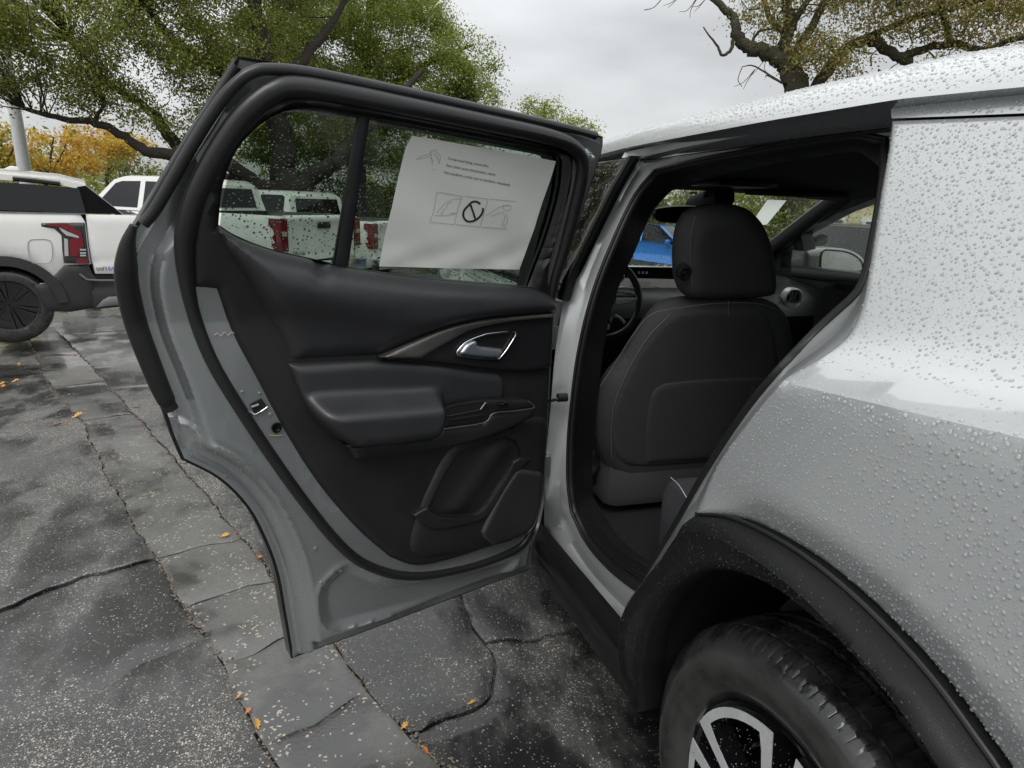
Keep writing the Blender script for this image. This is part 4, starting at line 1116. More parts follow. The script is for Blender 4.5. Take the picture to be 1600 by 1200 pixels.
mk.tube(D3(cr(sq, 4), .0025), .0011, 5); mk.build('chalk_mark', simple('pink_chalk', (.45, .38, .42), .9), door)
MB().tube(D3(cr([(422, 680), (432, 681), (441, 680)], 4), .0025), .001, 5).build('paint_mark', M['greenscratch'], door)
# check strap, hinge
ck = MB(); pA = DR.pt(*DR.hit(856, 628, -.01), -.01); pB = SD.pt(*SD.hit(879, 621, .04), .04)
ck.tube([pA, pA*.5+pB*.5, pB], .0045, 8)
ck.build('check_strap', M['edge'], door, smooth=60)
ckb = MB(); uc, vc = SD.hit(878, 621, .035)
ckb.loft([[SD.pt(uc+r*math.cos(a), vc+r*math.sin(a), h) for a in np.linspace(0, 2*PI, 17)[:-1]] for r, h in ((.0125, .05), (.0125, .022), (.008, .020), (.006, .026))], True, True)
ckb.build('strap_bracket', M['seal'], jamb)
for a_, b2 in (((823, 843), (827, 884)), ((832, 842), (838, 878))):
    hg = MB(); hg.tube([SD.pt(*SD.hit(*a_, -.012), -.012), SD.pt(*SD.hit(*b2, -.012), -.012)], .0022, 8)
    hg.build('hinge_edge', M['steel'], door)
hz = MB()
for z_ in (.62, 1.02):
    hz = MB(); c = HP+dd*.05+np.array([0, 0, z_])+dn*(-.06); hz.box((c[0]-.03, c[1]-.03, z_-.035), (c[0]+.03, c[1]+.03, z_+.035))
    hz.build('hinge', M['jamb'], door, bevel=.006)

# ------------------------------------------------------------------ window notice on the glass
NZ = GZ+.005
np_px = outline([(643, 212), (760, 232), (868, 252)], [(868, 252), (840, 338), (811, 421)], [(811, 421), (700, 419), (591, 416)], [(591, 416), (612, 322), (634, 230)], [(634, 230), (643, 212)], n=4)
NU = D(np_px, NZ)
def n_off(W, d):
    u, v = W[:, 0]*1.0, W[:, 1]
    return NZ+.0016*np.sin(u*23+v*41)+.0018*np.sin(v*70-u*30)*np.exp(-((v-1.25)/.05)**2)+.0015*np.sin((u*55+v*60))*np.exp(-((v-1.2)/.05)**2)+.003*np.exp(-(d/.02)**2)*np.sin(u*14)**2
notice = MB().pad(DR, NU, n_off, .010).build('window_notice', M['paper'], None, smooth=80)
tag(notice, 'white paper notice with printed pictograms stuck on the door glass', 'notice')
def on_notice(pts2, lift=.0045):
    W = np.array([DR.hit(p[0], p[1], NZ+lift) for p in pts2])
    return [DR.pt(u, v, o+lift*.35) for (u, v), o in zip(W, n_off(W, dist_to(W, NU)))]
def print_text(txt, x, y, w, mat, bold=0.0):
    V, Fc = text_mesh(txt, 1.0, bold=bold); A = np.array(V)[:, :2]
    k_ = w/A[:, 0].max(); ex = np.array([.982, .188]); ey = np.array([.30, -.95])
    pts = [np.array([x, y])+ex*p[0]*k_+ey*p[1]*k_*1.15 for p in A]
    o = MB().add(on_notice(pts, .003), Fc).build('printed_text', mat, notice, smooth=0, recalc=False)
    return o
print_text('To help avoid fading, remove film.', 699, 249, 67, M['ink'], .012)
print_text('Pour éviter toute décoloration, retirer', 697, 260, 80, M['ink'], .012)
print_text('Para ayudarte a evitar que se decolore, remuévalo', 694, 271, 106, M['ink'], .012)
def ribbon(mb, pts, w):
    P = [np.array(p, float) for p in pts]; L, R_ = [], []
    for i in range(len(P)):
        t = P[min(i+1, len(P)-1)]-P[max(i-1, 0)]; t /= np.linalg.norm(t)+1e-9; n_ = np.array([-t[1], t[0]])*w/2
        L.append(P[i]+n_); R_.append(P[i]-n_)
    mb.loft([on_notice(L, .003), on_notice(R_, .003)], False)
bz = MB()
sgn = cr([(751, 319), (747, 316), (743, 315), (738, 316), (733, 321), (727, 328), (725, 335), (727, 342), (732, 346), (739, 346), (746, 343), (752, 337), (755, 330), (755, 325)], 4)
ribbon(bz, sgn, 3.2); ribbon(bz, [(736, 320), (740, 331), (744, 343)], 3.0)
bz.build('printed_sign', M['inkdark'], notice, smooth=0, recalc=False)
dr_ = MB(); hnd = MB()
for ln_ in [[(685, 300), (723, 307)], [(684, 301), (678, 331), (672, 346)], [(672, 347), (711, 351)], [(723, 307), (716, 330), (711, 351)], [(727, 307), (763, 311)], [(714, 351), (751, 355)], [(763, 311), (751, 355)], [(766, 311), (807, 315)], [(754, 355), (793, 358)],
            [(683, 333), (690, 325), (700, 316), (712, 311), (722, 312)], [(690, 331), (691, 336), (695, 326)], [(697, 328), (702, 318), (708, 316)], [(703, 333), (714, 333)], [(680, 337), (697, 337), (714, 334)],
            [(760, 337), (772, 329), (784, 322), (798, 321)], [(768, 338), (778, 334), (788, 331)], [(787, 321), (798, 321), (797, 328), (788, 328), (787, 321)], [(787, 334), (789, 342), (785, 350), (790, 356)], [(791, 334), (793, 346), (789, 352)],
            [(651, 249), (660, 244), (670, 241), (675, 236), (683, 234)], [(652, 249), (664, 247), (671, 244), (676, 241)], [(675, 236), (673, 243), (677, 252)], [(678, 240), (684, 248), (687, 256)], [(681, 236), (688, 245), (686, 256)], [(673, 246), (676, 253), (675, 258)], [(677, 264), (680, 267)]]:
    ribbon(hnd if ln_[0][1] < 270 and ln_[0][0] < 682 else dr_, cr(ln_, 3), .85)
dr_.build('printed_pictogram', M['inklight'], notice, smooth=0, recalc=False)
hnd.build('printed_hand', M['inklight'], notice, smooth=0, recalc=False)
# ------------------------------------------------------------------ cabin
fl = MB(); fl.box((.16, -.6, .30), (1.80, 2.8, .335)); fl.build('cabin_floor', M['carpet'], car)
hl = MB()
hl.loft([[(x, y, gutter(y)-.035+.02*math.sin(PI*(x-.25)/1.44)) for x in np.linspace(.25, 1.69, 12)] for y in np.linspace(-.6, 1.92, 20)], False)
hl.build('headliner', M['headliner'], car, smooth=60)
# front seat
SA = math.radians(16)
PS = Plane((.57, 1.16, .90), (1, 0, 0), (0, -math.sin(SA), math.cos(SA)), N=(0, -math.cos(SA), -math.sin(SA)))
def S(px, off=0): return PS.hits(px, off)
def seat_pad(px, th, w, spacing, mat, nm, parent, base=0.0):
    uv = S(px, base); mb_ = MB()
    f1 = lambda W, d: base+th*np.sqrt(np.clip(1-(1-np.clip(d/w, 0, 1))**2, 0, 1))
    f2 = lambda W, d: base-th*1.2*np.sqrt(np.clip(1-(1-np.clip(d/w, 0, 1))**2, 0, 1))
    mb_.pad(PS, uv, f1, spacing, ring=(w*.04, w*.15, w*.35)); mb_.pad(PS, uv, f2, spacing*2, ring=(w*.04, w*.15))
    return mb_.build(nm, mat, parent, smooth=70)
BK = closed([(1030, 478), (1062, 467), (1110, 463), (1160, 464), (1202, 470), (1226, 492), (1236, 540), (1240, 600), (1236, 670), (1215, 735), (1100, 738), (1030, 742), (985, 745), (955, 737), (936, 708), (928, 670), (932, 625), (946, 590), (975, 556), (1002, 512)], 4)
seat = seat_pad(BK, .052, .06, .016, M['fabric'], 'driver_seat', car)
BK2 = closed([(1046, 496), (1080, 486), (1160, 484), (1196, 492), (1212, 540), (1216, 620), (1200, 715), (1100, 722), (1010, 728), (972, 722), (956, 690), (958, 640), (980, 583), (1012, 528)], 4)
MB().pad(PS, S(BK2, .05), lambda W, d: .046+.010*np.sqrt(np.clip(1-(1-np.clip(d/.012, 0, 1))**2, 0, 1)), .02, ring=(.002, .006)).build('back_panel', M['fabric'], seat, smooth=60)
IP = outline([(1040, 600), (1100, 594), (1200, 590)], [(1200, 590), (1205, 650), (1195, 712)], [(1195, 712), (1100, 718), (1012, 724)], [(1012, 724), (1010, 680), (1014, 640), (1022, 612), (1040, 600)], n=4)
MB().pad(PS, S(IP, .06), lambda W, d: .0555+.005*np.sqrt(np.clip(1-(1-np.clip(d/.014, 0, 1))**2, 0, 1)), .02, ring=(.002, .006)).build('seatback_pocket', M['fabric'], seat, smooth=60)
st = MB()
for q in ([(1067, 480), (1020, 490), (990, 522), (962, 566), (938, 604)], [(1046, 492), (1010, 530), (980, 582), (958, 640), (955, 715)], [(1067, 480), (1120, 474), (1180, 474), (1222, 486)], [(1138, 470), (1138, 510)]):
    uv = S(cr(q, 5), .055); st.tube([PS.pt(u, v, .055-(.0 if i else 0)) for i, (u, v) in enumerate(uv)], .0011, 5)
st.build('seam_stitching', M['thread'], seat)
HR = closed([(1074, 336), (1100, 324), (1135, 320), (1164, 325), (1186, 345), (1199, 375), (1206, 415), (1206, 448), (1190, 460), (1140, 463), (1095, 464), (1068, 460), (1057, 440), (1055, 400), (1060, 362)], 4)
hr = seat_pad(HR, .058, .05, .012, M['fabric'], 'headrest', seat, .0)
st2 = MB(); st2.tube([PS.pt(*PS.hit(p[0], p[1], .050), .0505) for p in cr([(1086, 338), (1080, 370), (1079, 410), (1082, 455)], 4)], .0011, 5); st2.build('headrest_seam', M['thread'], seat)
for px in (1094, 1171):
    p1 = PS.pt(*PS.hit(px, 455, 0), 0); p2 = PS.pt(*PS.hit(px, 478, 0), 0)
    t_ = MB(); t_.tube([p1, p2], .007, 10); t_.build('headrest_post', M['steel'], seat, smooth=60)
    c_ = MB(); c_.tube([p2*.75+p1*.25, p2], .017, 10); c_.build('post_collar', M['trim'], seat, smooth=60)
bt = MB(); uc, vc = PS.hit(1069, 426, .052)
bt.loft([[PS.pt(uc+r*math.cos(a), vc+1.15*r*math.sin(a), h) for a in np.linspace(0, 2*PI, 21)[:-1]] for r, h in ((.020, .035), (.020, .056), (.014, .058), (.013, .052), (.006, .052), (.004, .058))], True, True)
bt.build('headrest_button', M['trim'], seat, smooth=40)
SKp = [(986, 744), (1045, 738), (1120, 735), (1110, 770), (1036, 778), (957, 793), (972, 765)]
MB().pad(PS, S(SKp, -.02), lambda W, d: -.03+.02*np.clip(d/.02, 0, 1), .02, back=-.12).build('seat_skirt', M['carpet'], seat, smooth=60)
rc = MB(); uc, vc = PS.hit(943, 736, -.03)
rc.loft([[PS.pt(uc+r*math.cos(a), vc+r*1.35*math.sin(a), h) for a in np.linspace(0, 2*PI, 25)[:-1]] for r, h in ((.052, -.08), (.052, -.025), (.043, -.012), (.036, -.012), (.030, -.018))], True, True)
rc.build('recliner_cover', M['satin'], seat, smooth=40)
cu = MB(); cu.box((.30, 1.22, .36), (.86, 1.75, .60)); cu.build('seat_cushion', M['fabric'], seat, bevel=.05)
# passenger seat
ps = MB(); ps.box((1.08, 1.17, .50), (1.62, 1.30, 1.16), Matrix.Translation((0, 0, 0))); pso = ps.build('passenger_seat', M['fabric'], car, bevel=.05)
ph = MB(); ph.box((1.22, 1.06, 1.16), (1.48, 1.17, 1.36)); ph.build('headrest', M['fabric'], pso, bevel=.04)
pc = MB(); pc.box((1.08, 1.2, .36), (1.62, 1.75, .58)); pc.build('seat_cushion', M['fabric'], pso, bevel=.05)
# rear bench
rb = MB(); rb.box((.30, .22, .34), (1.64, .90, .655)); rbo = rb.build('rear_bench', M['vinyl'], car, bevel=.06)
rbk = MB(); rbk.box((.30, -.06, .60), (1.64, .14, 1.26), Matrix.Translation((0, -.0, 0))); rbk.build('bench_backrest', M['fabric'], rbo, bevel=.06)
pp_ = MB(); pl_ = cr([(1048, 746), (1060, 757), (1072, 776), (1080, 790)], 4)
PB = Plane((.30, .9, .6), (0, 1, 0), (0, 0, 1), N=(-1, 0, 0))
pp_.tube([PB.pt(*PB.hit(p[0], p[1], .004), .004) for p in pl_], .0016, 5); pp_.build('bench_piping', M['lens'], rbo)
cw = MB(); cw.box((.25, -.8, .33), (1.70, -.1, .9)); cw.build('cargo_trim', M['carpet'], car)
# dashboard, screens, wheel
da = MB()
dprof = [(2.02, .80), (1.99, .90), (2.03, .98), (2.12, 1.02), (2.35, 1.05), (2.75, 1.045), (2.78, .6), (2.1, .55)]
da.loft([[(x, y-.0, z) for y, z in dprof] for x in np.linspace(.14, 1.80, 10)], True, True)
dash = da.build('dashboard', M['soft'], car, smooth=40)
PD = Plane((.9, 2.13, 1.05), (1, 0, 0), (0, .12, 1))
def onp(P_, px, off=0): return P_.hits(px, off)
scr = onp(PD, [(955, 417), (1062, 420), (1062, 478), (955, 476)])
u0s, v1s = scr[0]; 
sb = [(u0s, scr[2][1]), (u0s+.86, scr[2][1]), (u0s+.86, v1s), (u0s, v1s)]
ms = MB(); ms.prism(sb, -.03, 0, PD); scro = ms.build('display_screen', M['gloss'], car, bevel=.004)
MB().pad(PD, onp(PD, [(960, 434), (1200, 440), (1200, 473), (960, 471)]), .002, .2).build('screen_image', M['screen'], scro)
MB().tube([PD.pt(u, v, .002) for u, v in [(u0s, v1s), (u0s+.86, v1s)]], .004, 6).build('screen_top_rim', M['steel'], scro)
MB().pad(PD, onp(PD, [(984, 441), (1016, 440), (1016, 464), (984, 465)]), .004, .05).build('paper_card', M['plate'], scro)
ic = MB()
for px in (998, 1004, 1010): ic.add([PD.pt(u, v, .003) for u, v in onp(PD, [(px-1.5, 424), (px+1.5, 424), (px+1.5, 428), (px-1.5, 428)])], [(0, 1, 2, 3)])
ic.build('screen_icons', simple('icon_blue', (.25, .3, .5), .5), scro)
sl_ = MB()
for a_, b_ in (((1040, 465), (1052, 450)), ((1056, 462), (1064, 450)), ((1020, 448), (1044, 452))):
    pa, pb = [PD.pt(*PD.hit(*p, .004), .004) for p in (a_, b_)]; sl_.tube([pa, pb], .0012, 4)
sl_.build('screen_lines', M['hole'], scro)
PK = Plane((.57, 1.86, 1.0), (1, 0, 0), (0, .38, .92))
wc = np.array(PK.hit(941, 464)); 
sr = (PK.hit(1003, 468)[0]-wc[0])
swl = MB(); swl.tube([PK.pt(wc[0]+sr*.93*math.cos(a), wc[1]+sr*.95*math.sin(a), 0) for a in np.linspace(0, 2*PI, 49)[:-1]], .0155, 12, closed=True)
swo = swl.build('steering_wheel', M['soft'], car, smooth=60)
hub_ = MB(); hub_.pad(PK, [(wc[0]+.065*math.cos(a), wc[1]+.05*math.sin(a)) for a in np.linspace(0, 2*PI, 25)[:-1]], lambda W, d: .02*np.sqrt(np.clip(d/.05, 0, 1)), .012, back=-.04); hub_.build('wheel_hub', M['trim'], swo, smooth=60)
sp = MB()
for q in ([(950, 452), (975, 450), (990, 452)], [(955, 456), (985, 458), (997, 467)], [(962, 475), (985, 472), (997, 467)], [(961, 493), (970, 498), (976, 505)], [(955, 496), (952, 508), (950, 514)], [(938, 515), (950, 514)]):
    sp.tube([PK.pt(*PK.hit(p[0], p[1], .004), .004) for p in cr(q, 3)], .006, 8)
sp.build('spoke_trim', M['spoke'], swo, smooth=60)
spk = MB()
for q in ([(950, 462), (990, 462)], [(948, 490), (952, 512)]):
    spk.tube([PK.pt(*PK.hit(p[0], p[1], -.006), -.006) for p in q], .02, 8, flat=.4)
spk.build('spoke', M['trim'], swo, smooth=60)
def vent(c, P_, r, nm):
    uc, vc = P_.hit(*c); v_ = MB()
    v_.loft([[P_.pt(uc+k*math.cos(a), vc+k*math.sin(a), h) for a in np.linspace(0, 2*PI, 33)[:-1]] for k, h in ((r*1.15, -.03), (r*1.12, .006), (r, .01), (r*.9, .004), (r*.88, -.02))], True)
    o = v_.build(nm, M['spoke'], car, smooth=40)
    d_ = MB(); d_.loft([[P_.pt(uc+k*math.cos(a), vc+k*math.sin(a), -.018) for a in np.linspace(0, 2*PI, 25)[:-1]] for k in (r*.9, .001)], True); d_.build('vent_throat', M['hole'], o)
    f_ = MB()
    for dx in (-.42, 0, .42):
        f_.tube([P_.pt(uc+r*dx-r*.05, vc+r*.72, -.004), P_.pt(uc+r*dx*.6, vc, .0), P_.pt(uc+r*dx-r*.05, vc-r*.72, -.004)], .0045, 6)
    f_.build('vent_vane', M['steel'], o); return o
PV = Plane((1.6, 2.02, 1.0), (1, 0, 0), (0, 0, 1))
vent((1239, 466), PV, .045, 'air_vent')
vent((967, 433), Plane((.7, 2.08, 1.05), (1, 0, 0), (0, 0, 1)), .024, 'dash_vent')
# far front door card
dc = [(2.30, 1.10), (2.34, .40), (1.15, .35), (1.10, 1.13), (1.84, 1.125)]
MB().pad(RS, dc, .105, .1, back=.02).build('far_door_card', M['soft'], car, smooth=40)
ba = MB(); ba.tube([RS.pt(2.30, 1.085, .10), RS.pt(1.9, 1.10, .105), RS.pt(1.15, 1.115, .105)], .034, 10); ba.build('far_door_armcap', M['soft'], car, smooth=60)
PR = Plane((1.80, 1.8, 1.0), (0, 1, 0), (0, 0, 1), N=(-1, 0, 0))
hdl = [(1275, 456), (1300, 458), (1308, 476), (1302, 486), (1290, 485)]
MB().tube([PR.pt(*PR.hit(p[0], p[1], 0), 0) for p in [(1274, 456), (1280, 470), (1288, 484), (1300, 485)]], .004, 6).build('far_door_handle', M['chrome'], car)
# mirror inside, console, visor, permit on the windshield
PM = Plane((.93, 1.80, 1.37), (1, 0, 0), (0, -.1, 1))
mr = onp(PM, closed([(1024, 336), (1030, 327), (1060, 323), (1100, 324), (1112, 335), (1100, 348), (1060, 349), (1030, 346)], 4))
mi = MB(); mi.pad(PM, mr, lambda W, d: .012*np.sqrt(np.clip(d/.012, 0, 1)), .012, ring=(.003,), back=-.03); mi.build('inside_mirror', M['pillar'], car, smooth=60)
mst = MB(); mst.tube([(1.0, 1.82, 1.385), (1.0, 1.9, 1.455)], .016, 8); mst.tube([(1.0, 1.80, 1.44), (1.0, 2.02, 1.40)], .05, 10); mst.build('mirror_stalk', M['hole'], car, smooth=60)
oc = MB(); oc.box((.84, 1.60, 1.478), (1.10, 1.86, 1.505)); oco = oc.build('overhead_console', M['trim'], car, bevel=.006)
PO = Plane((.95, 1.66, 1.465), (1, 0, 0), (0, 0, 1))
le = MB(); le.add([PO.pt(*PO.hit(*p)) for p in [(1078, 300), (1090, 300), (1090, 303), (1078, 303)]], [(0, 1, 2, 3)]); le.build('console_lamp', M['lens'], oco)
le2 = MB(); le2.add([PO.pt(*PO.hit(*p)) for p in [(1100, 305), (1108, 305), (1108, 308), (1100, 308)]], [(0, 1, 2, 3)]); le2.build('console_telltale', M['red'], oco)
vs = MB(); vs.box((1.16, 1.72, 1.455), (1.56, 1.90, 1.472)); vs.build('sun_visor', simple('visor_cloth', (.03, .03, .032), .9), car, bevel=.006)
# permit: a paper on the windshield's inside
WA, WB = np.array([1.30, 1.99, 1.435]), np.array([1.30, 2.62, 1.135])
PWs = Plane(WA, (1, 0, 0), WB-WA)
pm_ = onp(PWs, [(1199, 312), (1229, 313), (1198, 351), (1172, 352)])
permit = MB().pad(PWs, pm_, .0, .05).build('windshield_permit', M['permit'], None)
tag(permit, 'slanted paper sheet stuck inside the windshield beside the headrest', 'paper sheet')
# far outside mirror
PX = Plane((1.98, 2.24, 1.15), (1, 0, 0), (0, 0, 1))
hm = onp(PX, closed([(1256, 398), (1262, 391), (1300, 387), (1328, 391), (1346, 402), (1352, 416), (1346, 427), (1300, 428), (1258, 428)], 4))
MB().pad(PX, hm, lambda W, d: .02*np.sqrt(np.clip(d/.02, 0, 1)), .02, ring=(.004,), back=-.09).build('far_mirror_housing', M['dark_paint'], car, smooth=60)
gmr = onp(PX, closed([(1284, 394), (1300, 391), (1326, 395), (1342, 405), (1347, 416), (1342, 424), (1300, 425), (1283, 424)], 3), .02)
MB().pad(PX, gmr, .023, .03, back=.0).build('far_mirror_glass', M['chrome'], car)
MB().tube([PX.pt(u, v, .022) for u, v in gmr], .005, 6, closed=True).build('far_mirror_rim', M['edge'], car)
# ------------------------------------------------------------------ vehicles parked in a row beyond the door
DH = np.array([-.794, .607, 0]); DH /= np.linalg.norm(DH); DR_ = np.array([-DH[1]*-1, 0, 0])
DRT = np.array([DH[1], -DH[0], 0])                        # towards their right-hand side
UPV = np.array([0, 0, 1.0])
class Frame(Plane):
    def __init__(s, o, U, V, N):
        s.o, s.U, s.V, s.N = [np.array(a, float) for a in (o, U, V, N)]
def road_wheel(mb_t, mb_r, c, ax, r=.37, w=.24, rim=.6):
    """tyre into mb_t, rim disc with spokes into mb_r; ax = outward axis"""
    ax = np.array(ax, float); u = np.array([0, 0, 1.0]); v = np.cross(ax, u)
    def P(h, rr, t): return np.array(c)+ax*h+rr*(u*math.cos(t)+v*math.sin(t))
    n = 40
    mb_t.loft([[P(h, rr*r, 2*PI*k/n) for k in range(n)] for h, rr in ((-w, rim), (-w+.02, .93), (-w+.05, .99), (-.05, 1.0), (-.015, .95), (0, .85), (-.005, rim+.03), (-.02, rim))], True)
    mb_r.loft([[P(h, rr*r, 2*PI*k/n) for k in range(n)] for h, rr in ((-.015, rim+.005), (-.02, rim-.03), (-.09, rim-.06), (-.10, .02))], True)
    for k in range(6):
        for dt in (-.13, .13):
            t = 2*PI*k/6+.2
            mb_r.loft([[P(-.035, .08*r, t+dt*2), P(-.035, rim*.97*r, t+dt-.05), P(-.035, rim*.97*r, t+dt+.05)], [P(-.06, .08*r, t+dt*2), P(-.06, rim*.97*r, t+dt-.05), P(-.06, rim*.97*r, t+dt+.05)]], True, True)
def wheel_obj(c, ax, r, w, rimf, tyre_m, rim_m, root):
    a, b2 = MB(), MB(); road_wheel(a, b2, c, ax, r, w, rimf)
    o = a.build('wheel', tyre_m, root, smooth=50); b2.build('rim', rim_m, o, smooth=30); return o

# white crossover nearest, seen from its rear corner -----------------------------------------
DHP, DRTP = DH, DRT
DH = np.array([-.951, -.309, 0]); DRT = np.array([DH[1], -DH[0], 0])      # this one stands at its own angle
C0 = at(136, 412, 6.1); gz0 = float(g(C0[0], C0[1]))
xo = empty('parked_crossover', 'white crossover with black lower bumper, nearest of the white vehicles at left', 'crossover', (C0[0]+DH[0]*2.2, C0[1]+DH[1]*2.2, gz0), 'white vehicles parked in a row')
LS_ = Frame(C0, DH, UPV, -DRT)                             # left side: u forward, v up
RRF = Frame(C0, DRT, UPV, -DH)                             # rear: u to its right, v up
def hp(P_, px, off=0): return P_.hits(px, off)
Wd = 1.86
zg = gz0-C0[2]                                             # ground in frame heights
belt_v = LS_.hit(60, 333)[1]; roof_v = LS_.hit(-60, 268)[1]
wc_u, wc_v = LS_.hit(14, 484); wr = wc_v-zg
wr = .345; wc_v = LS_.hit(14, 480)[1]; zg = wc_v-wr; low_v = zg+.30
low_v = zg+.30
def arcpts(r, t0, t1, n): return [(wc_u+r*math.cos(t), wc_v+r*math.sin(t)) for t in np.linspace(t0, t1, n)]
FWu = wc_u+2.72
def sag(W): return -.05*np.clip((W[:, 1]-belt_v)/.5, 0, 1)-.02*np.clip((belt_v-.25-W[:, 1])/.5, 0, 1)
side = [(0.0, belt_v), (-.045, belt_v-.10), (-.055, -.0)]+hp(LS_, [(138, 414), (100, 415), (73, 443), (55, 444)])+arcpts(wr+.11, PI-.35, .25, 14)+[(wc_u+.6, low_v+.05), (FWu-.55, low_v+.05)]+ \
       [(FWu+(wr+.1)*math.cos(t), wc_v+(wr+.1)*math.sin(t)) for t in np.linspace(PI-.2, .3, 12)]+[(FWu+.75, low_v+.2), (FWu+.8, low_v+.45), (FWu+.5, belt_v-.18), (FWu-.4, belt_v-.05), (FWu-1.2, belt_v-.01)]
MB().pad(LS_, side, lambda W, d: sag(W)-.02*np.exp(-(d/.02)**2), .10, ring=(.015,), back=-.2).build('body_side', M['white'], xo, smooth=40)
black = hp(LS_, [(138, 414), (100, 415), (73, 443), (55, 444)])+arcpts(wr+.11, .33, PI-.25, 12)+arcpts(wr+.045, PI-.3, -.1, 12)+hp(LS_, [(71, 487), (147, 482)])+[(-.06, low_v+.0)]
blk = hp(LS_, [(138, 413), (118, 414), (100, 415), (73, 443), (52, 446), (62, 470), (72, 487), (110, 488), (147, 482), (150, 440)])
MB().pad(LS_, blk, lambda W, d: -.005-.02*np.exp(-(d/.015)**2), .05, ring=(.012,), back=-.25).build('rear_bumper_side', M['blackplastic'], xo, smooth=40)
ac = MB(); A1 = arcpts(wr+.115, -.25, PI-.05, 26); A2 = arcpts(wr+.03, -.25, PI-.05, 26)
ac.loft([[LS_.pt(u, v, -.03) for u, v in A1], [LS_.pt(u, v, .015) for u, v in A1], [LS_.pt(u, v, .02) for u, v in A2], [LS_.pt(u, v, -.1) for u, v in A2], [LS_.pt(u, v, -.4) for u, v in A2]], False)
ac.build('wheel_arch_trim', M['blackplastic'], xo, smooth=40)
wheel_obj(LS_.pt(wc_u, wc_v, -.02), -DRT, wr, .24, .66, M['tyre'], M['gloss'], xo)
wheel_obj(LS_.pt(FWu, wc_v, -.02), -DRT, wr, .24, .66, M['tyre'], M['gloss'], xo)
for u_ in (wc_u, FWu): wheel_obj(LS_.pt(u_, wc_v, -Wd+.02), DRT, wr, .24, .66, M['tyre'], M['gloss'], xo)
tl = hp(LS_, closed([(63, 348), (98, 347.5), (132.5, 348), (136, 380), (140, 412), (120, 412), (100, 411), (97, 390), (95, 368), (84, 358), (64, 355)], 1), .01)
tlo = MB().pad(LS_, tl, lambda W, d: .012-.015*np.exp(-(d/.01)**2), .02, ring=(.006,), back=-.05).build('tail_light', M['smoke'], xo)
rd = hp(LS_, [(72, 349.5), (105, 349), (116, 356), (127, 364), (131, 385), (124, 392), (121, 400), (122, 400), (110, 400), (108, 376), (114, 372), (124, 371), (122, 367), (106, 361), (95, 354), (73, 353)], .02)
MB().pad(LS_, rd, .022, .03, back=.0).build('red_lens', M['red'], tlo)
wv = hp(LS_, [(92, 355), (106, 362), (123, 369), (123, 372), (104, 368), (97, 362)], .024)
MB().pad(LS_, wv, .026, .03, back=.0).build('light_blade', M['lens'], tlo)
rd2 = hp(LS_, [(119, 404), (137, 403), (138, 411), (119, 411)], .02); MB().pad(LS_, rd2, .022, .03, back=0).build('red_reflector', M['red'], tlo)
for yv in (389, 394, 398):
    q = hp(LS_, [(125, yv), (134, yv), (134.5, yv+2.4), (125, yv+2.4)], .022); MB().pad(LS_, q, .024, .03, back=0).build('lens_bar', M['lens'], tlo)
gw = hp(LS_, [(100, 372), (106, 374), (107, 400), (101, 400)], .02); MB().pad(LS_, gw, .022, .03, back=0).build('clear_reflector', M['lens'], tlo)
fdp = hp(LS_, closed([(44, 378), (60, 374), (76, 375), (81, 382), (82, 400), (76, 411), (60, 411), (48, 408)], 3), 0)
MB().tube([LS_.pt(u, v, -.001+.003) for u, v in fdp], .0035, 5, closed=True).build('fuel_door_gap', simple('door_gap_grey', (.35, .35, .34), .8), xo)
# greenhouse: dark side glass, white roof edge, raked dark rear pillar
def gh(px, off): return hp(LS_, px, off)
sw_ = gh([(134, 333), (60, 330), (-40, 327), (-160, 322), (-330, 330), (-280, 300), (-200, 284), (-60, 281), (20, 286), (123, 294)], -.05)
MB().pad(LS_, sw_, lambda W, d: sag(W), .2, back=-.3).build('side_glass', M['dkglass'], xo)
bl_ = gh([(134, 333), (192, 335), (134, 290), (120, 292)], -.06)
zr = RRF
sail_l = [LS_.pt(u, v, -.06) for u, v in bl_]
SEu = LS_.hit(192, 335, -.06)[0]
rg = MB()
TLc = np.array(sail_l[2]); BRc = np.array(LS_.pt(-.30, belt_v, -.10))
RG = []
for t in np.linspace(0, 1, 5):
    p = TLc*(1-t)+np.array(LS_.pt(SEu, belt_v, -.06))*t
    RG.append([p+DRT*s_*(Wd-.12)-DH*0.0 for s_ in np.linspace(0, 1, 7)])
rg.loft(RG, False); rg.build('rear_glass', M['dkglass'], xo, smooth=40)
sp_ = MB(); sp_.pad(LS_, [LS_.uv(np.array(p)) for p in (sail_l[0], LS_.pt(SEu, belt_v, -.06), sail_l[2], sail_l[3])], -.055, .1, back=-.2); sp_.build('rear_quarter_pillar', M['pillar'], xo)
edge_ = MB(); edge_.tube([TLc+DRT*-.005, np.array(LS_.pt(SEu, belt_v, -.055))], .004, 6); edge_.build('pillar_edge', M['steel'], xo)
strip = gh([(-300, 331), (0, 331), (134, 334)], 0)
MB().tube([LS_.pt(u, v, -.01) for u, v in strip], .008, 6).build('belt_trim', M['steel'], xo)
rfl = gh([(134, 289.5), (93, 280), (40, 275), (0, 271.5), (-60, 269), (-160, 271), (-240, 280), (-330, 318)], -.1)
rf_ = MB(); rr0 = [LS_.pt(u, v, -.06) for u, v in rfl]
rf_.loft([[p-UPV*.05 for p in rr0], rr0, [p+DRT*.10+UPV*.025 for p in rr0], [p+DRT*.5+UPV*.05 for p in rr0], [p+DRT*(Wd-.5)+UPV*.05 for p in rr0], [p+DRT*(Wd-.15)+UPV*.02 for p in rr0], [p+DRT*(Wd-.1)-UPV*.05 for p in rr0]], False)
rf_.build('roof', M['white'], xo, smooth=50)
